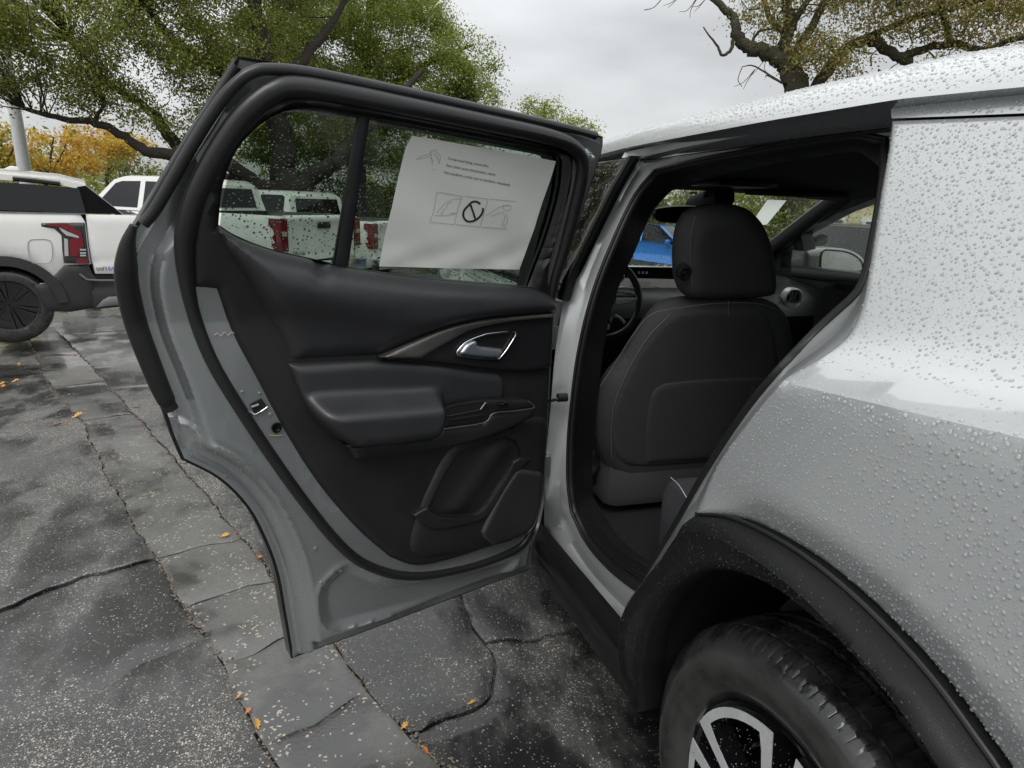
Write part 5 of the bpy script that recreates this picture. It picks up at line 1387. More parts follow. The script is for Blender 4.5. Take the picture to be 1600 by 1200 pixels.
MB().tube([LS_.pt(u, v, -.045) for u, v in gh([(20, 279), (55, 282), (94, 287)], -.05)], .022, 6).build('roof_rail', M['gloss'], xo)
fin_c = at(16, 271, 7.2)
fn = MB(); fn.prism([(-.10, 0), (.14, 0), (-.02, .085), (-.08, .075)], -.02, .02, Frame(fin_c, DH, UPV, -DRT)); fn.build('roof_fin', M['white'], xo, bevel=.008)
# rear deck and tailgate reach further back than the lamps
ue = LS_.hit(228, 400)[0]
tgp = hp(LS_, [(134, 335), (180, 336), (228, 337), (227, 428), (148, 428), (143, 400)], .0)
tgo_ = MB().pad(LS_, tgp, lambda W, d: sag(W)-.012*np.exp(-(d/.012)**2)-.012*np.exp(-((W[:, 1]-.02)/.03)**2), .05, ring=(.008,), back=-.25).build('tailgate', M['white'], xo, smooth=40)
bq = hp(LS_, [(122, 415), (133, 415), (147, 431), (152, 437), (228, 437), (228, 478), (186, 480), (147, 484), (135, 450)], .0)
MB().pad(LS_, bq, lambda W, d: -.004-.02*np.exp(-(d/.015)**2)-.018*np.exp(-((W[:, 1]+.22)/.05)**2), .04, ring=(.012,), back=-.25).build('rear_bumper', M['blackplastic'], xo, smooth=40)
MB().pad(LS_, hp(LS_, [(147, 429), (228, 428), (228, 437), (152, 437)], -.03), -.03, .1).build('bumper_gap', M['hole'], xo)
skp = hp(LS_, [(150, 481), (161, 469), (170, 464), (228, 462), (228, 474), (172, 478)], .012)
MB().pad(LS_, skp, lambda W, d: .002+.010*np.clip(d/.02, 0, 1), .04, ring=(.01,), back=-.1).build('skid_plate', M['greybump'], xo, smooth=40)
MB().tube([LS_.pt(u, v, .003) for u, v in hp(LS_, [(124, 428), (136, 437), (155, 438), (228, 438)], .0)], .009, 6).build('bumper_edge', M['greybump'], xo)
MB().tube([LS_.pt(u, v, -.012) for u, v in hp(LS_, [(133, 336), (138, 380), (143, 412), (148, 428)], .0)], .004, 5).build('tailgate_seam', M['hole'], xo)
rfc = MB(); rfc.loft([[LS_.pt(ue, v, o_) for v in (belt_v, bz0)] for o_ in (-.05, -Wd)] if False else [[LS_.pt(ue, v, o_) for v in (belt_v-.01, zg+.35)] for o_ in (-.05, -Wd+.1)], False); rfc.build('rear_face', M['white'], xo)
def letters(txt, P_, c0, c1, size, mat, nm, off):
    V, Fc = text_mesh(txt, 1.0, bold=.02); A = np.array(V)[:, :2]; a = np.array(P_.hit(*c0, off)); b2 = np.array(P_.hit(*c1, off))
    ex = b2-a; k_ = np.linalg.norm(ex)/A[:, 0].max(); ex /= np.linalg.norm(ex); ey = np.array([-ex[1], ex[0]])
    pts = [a+ex*p[0]*k_+ey*p[1]*size for p in A]
    return MB().add([P_.pt(u, v, off) for u, v in pts], Fc).build(nm, mat, xo, smooth=0, recalc=False)
letters('IIVILS', LS_, (150, 418), (167, 417), .045, M['inkdark'], 'badge_letters', .004)
letters('EV', LS_, (168.5, 417), (178, 416.5), .05, M['bluebadge'], 'blue_badge_letters', .004)
inn = MB(); 
inn.loft([[LS_.pt(u, v, -.15) for u, v in [(ue+.02, low_v+.1), (FWu+.7, low_v), (FWu+.7, belt_v-.3), (FWu-.9, belt_v-.02), (ue+.02, belt_v-.02)]], [LS_.pt(u, v, -Wd+.02) for u, v in [(ue+.02, low_v+.1), (FWu+.7, low_v), (FWu+.7, belt_v-.3), (FWu-.9, belt_v-.02), (ue+.02, belt_v-.02)]]], True, True)
inn.build('body_core', M['hole'], xo, smooth=30)
dkc = MB(); dkc.loft([[LS_.pt(u, v, -.2) for u, v in [(.25, belt_v), (FWu-.7, belt_v), (FWu-1.5, roof_v-.08), (.75, roof_v-.08)]], [LS_.pt(u, v, -Wd+.08) for u, v in [(.25, belt_v), (FWu-.7, belt_v), (FWu-1.5, roof_v-.08), (.75, roof_v-.08)]]], True, True)
dkc.build('cabin_core', M['dkglass'], xo, smooth=30)

DH, DRT = DHP, DRTP
# white pickups: built once in local axes (x right, y forward, origin at the rear left corner on the ground) ---------------
class L(Frame): pass
def pickup(label, loc, first=None):
    root = empty('pickup_truck', label, 'pickup truck', loc, 'white vehicles parked in a row')
    root.rotation_euler = (0, 0, math.atan2(DH[1], DH[0])-PI/2); root['adopt'] = 0
    if first is not None:
        for c in first.children:
            k = c.copy(); COL.objects.link(k); k.parent = root
            for c2 in c.children:
                k2 = c2.copy(); COL.objects.link(k2); k2.parent = k
        return root
    W_, Ln = 2.03, 5.75
    rail, roof_ = 1.40, 1.92; wy, fy, wr_ = 1.18, 4.87, .41
    def arch(cy, r, n=14, z0=.42): 
        a = math.asin(max(-1, min(1, (z0-wr_)/r))); return [(cy+r*math.cos(t), wr_+r*math.sin(t)) for t in np.linspace(a, PI-a, n)]
    LSd = Frame((0, 0, 0), (0, 1, 0), (0, 0, 1), (-1, 0, 0)); RSd = Frame((W_, 0, 0), (0, 1, 0), (0, 0, 1), (1, 0, 0))
    prof_ = [(0, .62), (.02, rail-.02), (.06, rail)]+[(2.05, rail)]+[(2.05, 1.36), (4.0, 1.34), (4.3, 1.30), (5.5, 1.25), (5.7, 1.15), (5.75, .55), (5.45, .42)]+arch(fy, .49)+[(fy-.6, .42), (wy+.6, .42)]+arch(wy, .49)+[(.5, .42), (.06, .5)]
    for S_, nm in ((LSd, 'body_side'), (RSd, 'body_side')):
        MB().pad(S_, prof_, lambda W, d: -.03*np.exp(-(d/.03)**2)-.05*np.clip((.8-W[:, 1])/.4, 0, 1)+.02*np.exp(-((W[:, 1]-1.05)/.12)**2), .12, ring=(.02,), back=-.12).build(nm, M['white'], root, smooth=40)
    cg = MB(); cg.box((-.002, 2.045, .6), (.004, 2.065, 1.38)); cg.build('cab_gap', M['hole'], root)
    tgf = Frame((0, 0, 0), (1, 0, 0), (0, 0, 1), (0, -1, 0))
    tgo = MB().pad(tgf, [(.14, .70), (W_-.14, .70), (W_-.14, rail+.01), (.14, rail+.01)], lambda W, d: .01-.02*np.exp(-(d/.012)**2)+.02*np.exp(-((W[:, 1]-1.34)/.06)**2)-.012*np.exp(-((W[:, 1]-.80)/.02)**2), .05, ring=(.01,), back=-.07).build('tailgate', M['white'], root, smooth=40)
    hb2 = MB(); hb2.box((W_/2-.16, -.045, 1.20), (W_/2+.16, -.01, 1.31)); hb2.build('tailgate_handle', M['gloss'], tgo, bevel=.012)
    V, Fc = text_mesh('Silverado', 1.0); A = np.array(V)[:, :2]; k_ = .30/A[:, 0].max()
    MB().add([tgf.pt(.22+p[0]*k_, .80+p[1]*k_, .022) for p in A], Fc).build('badge_letters', M['inkdark'], tgo, smooth=0, recalc=False)
    for s_, x0, x1 in ((0, -.012, .13), (1, W_-.13, W_+.012)):
        tlp = [(-.02, 1.36), (.20, 1.36), (.21, 1.26), (.13, 1.20), (.11, 1.13), (.17, 1.06), (.17, .96), (.12, .88), (-.02, .88)]
        fr_ = Frame((x0, 0, 0), (0, 1, 0), (0, 0, 1), (-1, 0, 0)); m_ = MB(); m_.prism(tlp, -(x1-x0), .004, fr_)
        t_ = m_.build('tail_light', M['red'], root, bevel=.006)
        for z0, z1, mt, nm in ((1.10, 1.17, M['lens'], 'reverse_lens'), (.99, 1.08, M['lens'], 'turn_lens')):
            bb = MB(); bb.box((x0+.02, -.028, z0), (x1-.02, -.018, z1)); bb.build(nm, mt if nm == 'reverse_lens' else M['red'], t_)
    bp3 = MB(); bp3.box((-.01, -.16, .46), (W_+.01, .06, .68)); bpo_ = bp3.build('rear_bumper', M['chrome'], root, bevel=.03)
    pl3 = MB(); pl3.box((W_/2-.15, -.168, .50), (W_/2+.15, -.162, .64)); pl3.build('licence_plate', M['plate'], bpo_)
    bed = MB(); bed.box((.12, .07, .72), (W_-.12, 2.0, .76)); bed.box((.12, 1.96, .72), (W_-.12, 2.03, rail)); bed.build('bed_floor', M['blackplastic'], root)
    core = MB(); core.box((.14, 2.06, .5), (W_-.14, 5.6, 1.24)); core.box((.14, .3, .5), (W_-.14, 2.0, .70)); core.build('chassis', M['hole'], root)
    hood = MB(); hood.loft([[(x, y, z-.06*abs((x-W_/2)/(W_/2))**4) for x in np.linspace(.02, W_-.02, 9)] for y, z in ((4.0, 1.35), (4.4, 1.33), (5.4, 1.27), (5.68, 1.18), (5.75, .9), (5.75, .5))], False); hood.build('hood', M['white'], root, smooth=40)
    # cab
    cs = [(2.06, 1.36), (2.14, roof_-.10), (2.30, roof_-.015), (2.8, roof_), (3.4, roof_-.01), (3.65, roof_-.07), (4.25, 1.36)]
    cabr = []
    for x, dz in ((.06, -.02), (.10, 0), (.22, .0)): pass
    def sec(x, kz): return [(x, y, 1.36+(z-1.36)*kz) for y, z in cs]
    inset_ = lambda z: .02+.16*max(0, z-1.36)/.56
    cb = MB()
    cb.loft([[(inset_(z), y, z) for y, z in cs], [(inset_(z)+.10, y, z+.015*(z > 1.7)) for y, z in cs], [(W_-inset_(z)-.10, y, z+.015*(z > 1.7)) for y, z in cs], [(W_-inset_(z), y, z) for y, z in cs]], False)
    cb.add([(inset_(z), y, z) for y, z in cs], [tuple(range(len(cs)))]); cb.add([(W_-inset_(z), y, z) for y, z in cs], [tuple(range(len(cs)))[::-1]])
    cabo = cb.build('cab', M['white'], root, smooth=35)
    for sgn_ in (0, 1):
        def wp(poly, o=.006): return [((inset_(z)-o) if not sgn_ else (W_-inset_(z)+o), y, z) for y, z in poly]
        for poly in ([(2.25, 1.41), (2.27, 1.80), (2.33, 1.84), (2.90, 1.84), (2.90, 1.41)], [(3.02, 1.41), (3.02, 1.84), (3.45, 1.83), (3.60, 1.79), (4.02, 1.41)]):
            w_ = MB(); w_.add(wp(poly), [tuple(range(len(poly)))]); w_.add(wp(poly, -.01), [tuple(range(len(poly)))]); w_.loft([wp(poly), wp(poly, -.01)], True); w_.build('side_window', M['dkglass'], cabo, smooth=0)
    rw = MB(); q = [(.26, 1.45), (W_-.26, 1.45), (W_-.30, 1.78), (.30, 1.78)]
    qq = [(x, 2.06+.08*(z-1.36)/.46-.008, z) for x, z in q]; rw.add(qq, [(0, 1, 2, 3)]); rw.loft([qq, [(x, y+.02, z) for x, y, z in qq]], True); rw.build('back_window', M['dkglass'], cabo, smooth=0)
    wsx = MB(); qq = [(.24, 3.72, 1.82), (W_-.24, 3.72, 1.82), (W_-.12, 4.22, 1.40), (.12, 4.22, 1.40)]; wsx.add([(x, y+.03, z) for x, y, z in qq], [(0, 1, 2, 3)]); wsx.build('windscreen', M['dkglass'], cabo, smooth=0)
    for cy in (wy, fy):
        wheel_obj((.02, cy, wr_), (-1, 0, 0), wr_, .27, .62, M['tyre'], M['alloy'], root); wheel_obj((W_-.02, cy, wr_), (1, 0, 0), wr_, .27, .62, M['tyre'], M['alloy'], root)
    wl_ = MB()
    for cy in (wy, fy):
        wl_.box((.10, cy-.5, .42), (W_-.10, cy+.5, .95))
    wl_.build('wheel_wells', M['hole'], root)
    an = MB(); an.tube([(.10, 4.6, 1.3), (.10, 4.52, 1.62), (.10, 4.38, 2.05)], .006, 5); an.build('antenna', M['steel'], root)
    return root
def spot(px, py, depth, dz=0):
    p = at(px, py, depth); return (p[0], p[1], float(g(p[0], p[1]))+dz)
pk1 = pickup('white crew cab pickup between the white crossover and another white pickup', spot(437, 337, 9.7))
pk2 = pickup('farthest white pickup of the row, partly hidden behind the paper on the door glass', spot(583, 352, 12.7), pk1)
for c in ():
    pass
# dark suv in the far front window and blue car beyond the windshield -------------------------
def small_car(nm, label, cat, loc, yaw, prof, roofp, paint, W_=1.85, wr_=.35, wys=(.85, 3.6)):
    root = empty(nm, label, cat, loc); root.rotation_euler = (0, 0, yaw); root['adopt'] = 0
    n = len(prof)
    def ring(x, ins, sc): return [(x, y, z) for y, z in prof]
    b2 = MB()
    cx = W_/2
    lv = [(-cx+.10, .0), (-cx+.03, .0), (-cx, .0)]
    b2.loft([[(x, y*(1-k)+k*(2.2), z-(.02 if k else 0)) for y, z in prof] for x, k in ((-cx+.06, .02), (-cx, 0), (-cx, 0), (cx, 0), (cx, 0), (cx-.06, .02))], True, True)
    body = b2.build('body', paint, root, smooth=30, bevel=.03)
    zb = min(z for y, z in roofp); zt = max(z for y, z in roofp)
    def ins(z): return .04+.22*(z-zb)/(zt-zb)
    c2 = MB(); c2.loft([[(-cx+ins(z), y, z) for y, z in roofp], [(-cx+ins(z)+.06, y, z+.02*(z > zb+.3)) for y, z in roofp], [(cx-ins(z)-.06, y, z+.02*(z > zb+.3)) for y, z in roofp], [(cx-ins(z), y, z) for y, z in roofp]], True, True)
    gh_ = c2.build('greenhouse', M['dkglass'], root, smooth=30)
    top = [p for p in roofp if p[1] > zt-.16]
    rf2 = MB(); rf2.loft([[(x, y, z+.022) for y, z in top] for x in np.linspace(-cx+ins(zt)-.02, cx-ins(zt)+.02, 5)], False); rf2.build('roof', paint, root, smooth=40)
    pl = MB()
    for s_ in (-1, 1):
        for (ya, yb) in ((roofp[0], top[0]), (roofp[-1], top[-1])):
            pl.tube([(s_*(cx-ins(ya[1])+.004), ya[0], ya[1]), (s_*(cx-ins(yb[1])+.004), yb[0], yb[1]+.01)], .035, 6)
        ym = (top[0][0]+top[-1][0])/2; pl.tube([(s_*(cx-ins(zb)), ym+.05, zb), (s_*(cx-ins(zt)), ym, zt)], .03, 6)
    pl.build('pillars', paint if paint is not M['dark_paint'] else M['edge'], gh_, smooth=40)
    for y in wys:
        for s_ in (-1, 1): wheel_obj((s_*(cx+.005), y, wr_), (s_, 0, 0), wr_, .22, .66, M['tyre'], M['alloy'], root)
        aw = MB(); aw.loft([[(x, y+(wr_+.06)*math.cos(t), wr_+(wr_+.06)*math.sin(t)) for t in np.linspace(0, PI, 17)] for x in (-cx-.012, cx+.012)], False, False)
        aw.build('wheel_arch', M['blackplastic'], root, smooth=40)
    return root, body, gh_
# blue hatch, nose towards us and to the left
pb = spot(972, 400, 25, .30)
bprof = [(0, .35), (.0, .75), (.12, 1.0), (1.2, 1.02), (3.2, .98), (4.1, .86), (4.22, .6), (4.2, .28)]
broof = [(.25, 1.0), (.75, 1.5), (1.4, 1.58), (2.2, 1.54), (3.15, 1.0)]
blue, bb_, bg_ = small_car('blue_hatchback', 'bright blue car seen through the windshield of the silver suv', 'car', pb, math.radians(205), bprof, broof, M['blue'])
gr = MB(); gr.box((-.6, 4.19, .38), (.6, 4.235, .62)); gr.build('grille', M['gloss'], blue, bevel=.01)
for s_ in (-1, 1):
    h_ = MB(); h_.box((s_*.72-.18, 4.10, .70), (s_*.72+.18, 4.20, .82)); h_.build('headlight', M['lens'], blue, bevel=.015)
    m_ = MB(); m_.box((s_*1.02-.10, 2.75, .98), (s_*1.02+.10, 2.86, 1.13)); m_.build('door_mirror', M['blue'], blue, bevel=.03)
pd = spot(1268, 430, 10.2, -.03)
dprof_ = [(0, .40), (-.02, .85), (.10, 1.05), (1.4, 1.06), (3.3, 1.02), (4.4, .92), (4.55, .6), (4.5, .3)]
droof = [(.15, 1.05), (.55, 1.60), (1.3, 1.68), (2.4, 1.64), (3.4, 1.04)]
dk, db_, dg_ = small_car('dark_suv', 'dark grey suv with a red tail light, seen through the far front window', 'suv', pd, math.radians(-78), dprof_, droof, M['dark_paint'], 1.9, .37)
for s_ in (-1, 1):
    h_ = MB(); h_.box((s_*.80-.16, -.05, .92), (s_*.80+.16, .10, 1.02)); h_.build('tail_light', M['red'], dk, bevel=.015)
# ------------------------------------------------------------------ trees, shrubs, pole, building
def leaf_mesh(name, P, size, mat, parent, rr, tone_mid=.5, spread=.28, aspect=.55, droop=.3):
    n = len(P); s = size*(.6+.8*rr.random(n))
    d = rr.normal(0, 1, (n, 3)); d[:, 2] -= droop; d /= np.linalg.norm(d, axis=1)[:, None]
    e = rr.normal(0, 1, (n, 3)); e -= (e*d).sum(1)[:, None]*d; e /= np.linalg.norm(e, axis=1)[:, None]+1e-9
    nn = np.cross(d, e)
    a = P-d*s[:, None]*.5; c = P+d*s[:, None]*.5
    w = (s*aspect*.5)[:, None]; q = (nn*s[:, None]*.12)
    V = np.stack([a, P+e*w+q, c, P-e*w+q], 1).reshape(-1, 3)
    me = bpy.data.meshes.new(name)
    me.vertices.add(4*n); me.vertices.foreach_set('co', V.ravel())
    me.loops.add(4*n); me.loops.foreach_set('vertex_index', np.arange(4*n))
    me.polygons.add(n); me.polygons.foreach_set('loop_start', np.arange(0, 4*n, 4)); me.polygons.foreach_set('loop_total', np.full(n, 4))
    t = np.clip(tone_mid+rr.normal(0, spread, n), 0, 1)
    me.update(calc_edges=True)
    at_ = me.attributes.new('tone', 'FLOAT', 'FACE'); at_.data.foreach_set('value', t.astype(np.float32))
    me.materials.append(mat)
    o = bpy.data.objects.new(name, me); COL.objects.link(o); o.parent = parent
    return o
def clumps(blobs, n_clump, per, rr, clump_r, hang=.25):
    """leaf points gathered in clumps inside ellipsoid blobs [(centre, (rx,ry,rz))]"""
    vol = np.array([b_[1][0]*b_[1][1]*b_[1][2] for b_ in blobs])**.8; pick = rr.choice(len(blobs), n_clump, p=vol/vol.sum())
    out = []; cents = []
    for k in pick:
        c, r = blobs[k]; v = rr.normal(0, 1, 3); v /= np.linalg.norm(v); v *= (.35+.65*rr.random()**.5)
        cc = np.array(c)+v*np.array(r); cents.append(cc)
        m_ = int(per*(.5+rr.random())); sc_ = clump_r*(.6+.8*rr.random())
        q = rr.normal(0, .5, (m_, 3))*sc_*np.array([1.15, 1.15, .75]); q[:, 2] -= hang*(q[:, 0]**2+q[:, 1]**2)/sc_
        out.append(cc+q)
    return np.concatenate(out), cents
def limb(mb, pts, r0, r1, rr, sides=8, n=5, wob=.03):
    P = cr(pts, n); m_ = len(P); R = [r0+(r1-r0)*i/(m_-1) for i in range(m_)]
    for i in range(1, m_-1): P[i] = P[i]+rr.normal(0, 1, 3)*R[i]*wob*6
    mb.tube(P, R, sides); return P
def twigs(mb, starts, ends, rr, r):
    for a, e in zip(starts, ends):
        m_ = (a+e)/2+rr.normal(0, .12, 3)*np.linalg.norm(e-a); mb.tube(cr([a, m_, e], 3), [r*(1-.75*i/6) for i in range(7)], 4, cap=False)
def grow(name, label, limbs, blobs, n_clump, per, clump_r, leaf, mat, bark, seed, group='trees round the lot', tone=.5, twig_r=.018, spread=.28, hang=.25):
    rr = np.random.default_rng(seed)
    base = np.array(limbs[0][0][0]); gz = float(g(base[0], base[1]))
    root = empty(name, label, 'tree', (base[0], base[1], gz), group)
    mb = MB(); allp = []
    for pts, r0, r1 in limbs:
        q = limb(mb, pts, r0, r1, rr); allp += q
    P, cents = clumps(blobs, n_clump, per, rr, clump_r, hang)
    A = np.array(allp)
    st_, en_ = [], []
    for c in cents[::2]:
        d_ = np.linalg.norm(A-c, axis=1); k = int(np.argmin(d_+rr.random(len(A))*.4)); st_.append(A[k]); en_.append(c)
    twigs(mb, st_, en_, rr, twig_r)
    mb.build('trunk', bark, root, smooth=70, recalc=False)
    leaf_mesh('crown', P, leaf, mat, root, rr, tone, spread)
    return root
def A_(pts): return [at(*p) for p in pts]
def gnd(px, depth):
    p = at(px, 300, depth); return np.array([p[0], p[1], float(g(p[0], p[1]))-.1])
def blob(px, py, d, rpx, ry=None, rd=None):
    k = d/FPX; return (at(px, py, d), (rpx*k, (rd or rpx*k), (ry or rpx*.7)*k))
# big live oak at left
b0 = gnd(452, 18)
oak = [([b0, *A_([(450, 360, 18), (452, 300, 18), (446, 250, 18), (438, 190, 18), (425, 120, 18), (400, 20, 18), (395, -110, 18)])], .46, .16),
       ([*A_([(450, 330, 18), (400, 285, 17.6), (340, 250, 17), (300, 240, 16.7), (268, 242, 16.5), (225, 236, 16.2), (195, 214, 16), (150, 192, 15.7), (100, 186, 15.4), (40, 170, 15)])], .24, .05),
       ([*A_([(448, 300, 18), (360, 285, 17.8), (300, 262, 17.6), (275, 228, 17.5), (248, 188, 17.4), (225, 165, 17.3), (170, 130, 17), (110, 60, 16.6)])], .26, .06),
       ([*A_([(150, 192, 15.7), (152, 180, 15.7), (165, 160, 15.8)])], .07, .03),
       ([*A_([(452, 300, 18), (500, 270, 18.2), (530, 245, 18.4), (590, 180, 19), (660, 110, 19.5)])], .30, .08),
       ([*A_([(440, 200, 18), (360, 120, 17.5), (270, 60, 17), (200, -30, 16)])], .2, .06),
       ([*A_([(430, 140, 18), (500, 60, 18.5), (560, -30, 19)])], .18, .06)]
oakb = [blob(60, 95, 15, 130, 75), blob(150, 60, 15.5, 140, 80), blob(-60, 60, 14.5, 130, 90), blob(60, 15, 14, 160, 60), blob(230, 130, 16.5, 90, 60), blob(260, 40, 16.5, 110, 70), blob(180, 165, 16, 80, 30),
        blob(20, 140, 15, 90, 30), blob(350, 150, 18, 90, 70), blob(330, 50, 17.5, 110, 80), blob(420, 40, 18.5, 110, 80), blob(470, 180, 19, 110, 60), blob(200, -90, 16, 220, 90), blob(420, -110, 18, 200, 80), blob(300, 215, 18, 40, 25), blob(40, -200, 15, 260, 110), blob(260, -300, 16.5, 300, 130), blob(-170, -60, 14, 180, 140), blob(-60, -420, 15, 300, 140), blob(480, -260, 18.5, 240, 120)]
grow('oak_tree', 'large live oak with dark green foliage overhanging the white crossover at left', oak, oakb, 980, 290, .46, .074, M['oakleaf'], M['bark'], 3, tone=.42)
# lighter trees behind the door
b1 = gnd(560, 25)
t2 = [([b1, *A_([(560, 250, 25), (565, 150, 25), (575, 60, 25), (580, -40, 25)])], .35, .1), ([*A_([(562, 200, 25), (620, 130, 25), (690, 90, 25), (740, 70, 25.5)])], .16, .05), ([*A_([(563, 180, 25), (500, 100, 24.5), (450, 40, 24)])], .18, .05),
      ([*A_([(565, 210, 25), (660, 170, 25), (740, 150, 25.5)])], .14, .04)]
t2b = [blob(430, 90, 24, 100, 75), blob(520, 60, 25, 110, 80), blob(610, 60, 25, 90, 70), blob(610, 130, 25, 110, 50), blob(690, 95, 25, 75, 55), blob(730, 120, 25.5, 60, 45), blob(745, 160, 25.5, 55, 32), blob(560, -30, 25, 130, 60), blob(470, 200, 25, 150, 60), blob(660, 40, 25, 45, 40), blob(540, 150, 25, 120, 50), blob(640, 215, 25, 130, 50)]
grow('leafy_tree', 'bright green broad tree rising behind the top of the open door', t2, t2b, 560, 330, .55, .092, M['greenleaf'], M['bark'], 4, tone=.5)
b2_ = gnd(850, 34)
grow('small_tree', 'small far tree with sparse crown above the front corner of the open door', [([b2_, *A_([(850, 260, 34), (852, 210, 34), (850, 170, 34)])], .2, .06), ([*A_([(851, 215, 34), (890, 195, 34)])], .08, .03)],
     [blob(845, 172, 34, 30, 24), blob(880, 185, 34, 28, 18), blob(838, 195, 34, 34, 22), blob(905, 200, 34, 22, 12), blob(870, 215, 34, 60, 22)], 90, 75, .5, .12, M['greenleaf'], M['bark'], 5, tone=.58)
# autumn trees under the oak's skirt
for i, (px, d, lab, bl, ton, mt) in enumerate([
        (70, 30, 'orange and yellow autumn tree between the lamp pole and the crossover roof', [blob(75, 240, 30, 50, 30), blob(95, 205, 30, 26, 16), blob(60, 215, 30, 20, 14), blob(112, 255, 30, 40, 22), blob(45, 262, 30, 36, 18), blob(135, 222, 30, 26, 20), blob(150, 200, 30, 20, 12)], .55, 'autumnleaf'),
        (-10, 28, 'yellow green tree behind the lamp pole at the left edge', [blob(-5, 232, 28, 30, 34), blob(-60, 220, 28, 60, 50), blob(12, 262, 28, 26, 14), blob(20, 205, 28, 16, 14)], .25, 'autumnleaf'),
        (165, 33, 'tawny autumn tree just right of the orange one', [blob(165, 240, 33, 40, 26), blob(190, 222, 33, 40, 22)], .45, 'autumnleaf')]):
    grow('autumn_tree', lab, [([gnd(px, d), at(px+2, 290, d), at(px+8, 255, d), at(px+14, 215, d)], .12, .03), ([at(px+4, 275, d), at(px+25, 245, d), at(px+35, 220, d)], .06, .02), ([at(px+4, 280, d), at(px-20, 250, d)], .05, .02)],
         bl, 72, 85, .42, .14, M[mt], M['bark'], 20+i, 'autumn trees', ton, spread=.3)
def bush(label, px, py, d, rx, ry, seed, mat='bushleaf', n=70, group='bushes beyond the lot', leaf=.1, tone=.5):
    rr = np.random.default_rng(seed); c = at(px, py, d); gz = float(g(c[0], c[1]))
    root = empty('bush', label, 'bush', (c[0], c[1], gz), group)
    k = d/FPX; P, ce = clumps([(np.array([c[0], c[1], (c[2]+gz)/2+ry*k*.3]), (rx*k, rx*k*.7, max(.5, (c[2]-gz)/2+ry*k*.6)))], n, 130, rr, .5)
    P = P[P[:, 2] > gz]
    mb = MB(); twigs(mb, [np.array([c[0], c[1], gz])]*10, ce[:10], rr, .03); mb.build('stems', M['bark'], root, recalc=False)
    leaf_mesh('foliage', P, leaf, M[mat], root, rr, tone)
bush('green bush above the cab of the white crew cab pickup', 225, 262, 24, 48, 26, 31, tone=.6)
bush('dense green bush behind the pickups beyond the door glass', 480, 290, 27, 90, 40, 32, n=90)
bush('dark bush above the farthest pickup', 640, 300, 28, 110, 40, 33, n=90, tone=.3)
bush('green hedge plant behind the blue car', 1010, 325, 26, 60, 20, 34, n=80, leaf=.12, tone=.4)
bush('tall green bush seen through the windshield above the blue car', 1110, 300, 30, 90, 50, 35, n=110, leaf=.13, tone=.55)
bush('leafy shrub behind the dark suv in the far front window', 1265, 352, 12, 36, 34, 36, n=60, leaf=.06, tone=.3)
bush('light green shrub right of the tall bush behind the windshield', 1215, 320, 26, 60, 36, 37, n=80, leaf=.12, tone=.6)
# gnarled oak on the right behind the roof
d0 = 15
b3 = gnd(1262, d0)
br = [([b3, *A_([(1260, 300, d0), (1254, 200, d0), (1244, 140, d0), (1234, 108, d0)])], .44, .28),
      ([*A_([(1240, 125, d0), (1222, 96, d0), (1200, 82, d0), (1172, 74, d0), (1152, 60, d0), (1148, 30, d0), (1130, 12, d0), (1105, -18, d0)])], .25, .07),
      ([*A_([(1130, 12, d0), (1090, -14, d0), (1050, -16, d0), (1022, -8, d0)])], .05, .012), ([*A_([(1222, 130, d0), (1180, 104, d0), (1160, 104, d0)])], .03, .01),
      ([*A_([(1146, 62, d0), (1142, 78, d0), (1128, 86, d0), (1120, 70, d0), (1108, 56, d0), (1099, 42, d0)])], .055, .015),
      ([*A_([(1234, 112, d0), (1228, 70, d0), (1232, 30, d0), (1226, -20, d0), (1230, -90, d0)])], .2, .1),
      ([*A_([(1232, 60, d0), (1205, 30, d0), (1190, -10, d0)])], .10, .06),
      ([*A_([(1250, 175, d0), (1300, 100, 14.8), (1345, 64, 14.6), (1375, 70, 14.6), (1405, 90, 14.6), (1425, 96, 14.6)])], .17, .11),
      ([*A_([(1405, 92, 14.6), (1440, 78, 14.6), (1485, 68, 14.4), (1540, 78, 14.2), (1590, 60, 14), (1650, 60, 14)])], .12, .05),
      ([*A_([(1485, 68, 14.4), (1478, 40, 14.4), (1470, -10, 14.4), (1480, -60, 14.3)])], .09, .05),
      ([*A_([(1236, 90, d0), (1270, 40, 14.9), (1290, 0, 14.8), (1330, -60, 14.5)])], .14, .06),
      ([*A_([(1234, 40, d0), (1270, -10, 15), (1300, -60, 15)])], .1, .05),
      ([*A_([(1345, 64, 14.6), (1420, 30, 14.3), (1500, 10, 14), (1600, -20, 13.6)])], .09, .04),
      ([*A_([(1172, 74, d0), (1185, 50, d0), (1210, 45, d0)])], .05, .02),
      ([*A_([(1222, 130, d0), (1200, 118, d0), (1196, 121, d0)])], .03, .01)]
rrt = np.random.default_rng(77)
for k in range(70):
    px = rrt.uniform(1180, 1600); py = rrt.uniform(-40, 110); L_ = rrt.uniform(20, 55); a = rrt.uniform(0, 2*PI)
    br.append(([at(px, py, 14.6), at(px+L_*.5*math.cos(a), py+L_*.4*math.sin(a)+4, 14.6+rrt.normal(0, .4)), at(px+L_*math.cos(a+.4), py+L_*.7*math.sin(a+.4), 14.6+rrt.normal(0, .6))], .022, .008))
for k in range(14):
    px, py = [(1030, 5), (1060, -4), (1100, 2), (1080, 10), (1150, 118), (1170, 122), (1190, 100)][k % 7]; a = rrt.uniform(PI*.3, PI*1.3)
    br.append(([at(px+10, py-14, d0), at(px+8*math.cos(a), py+6, d0), at(px+24*math.cos(a), py+12+6*math.sin(a), d0)], .012, .005))
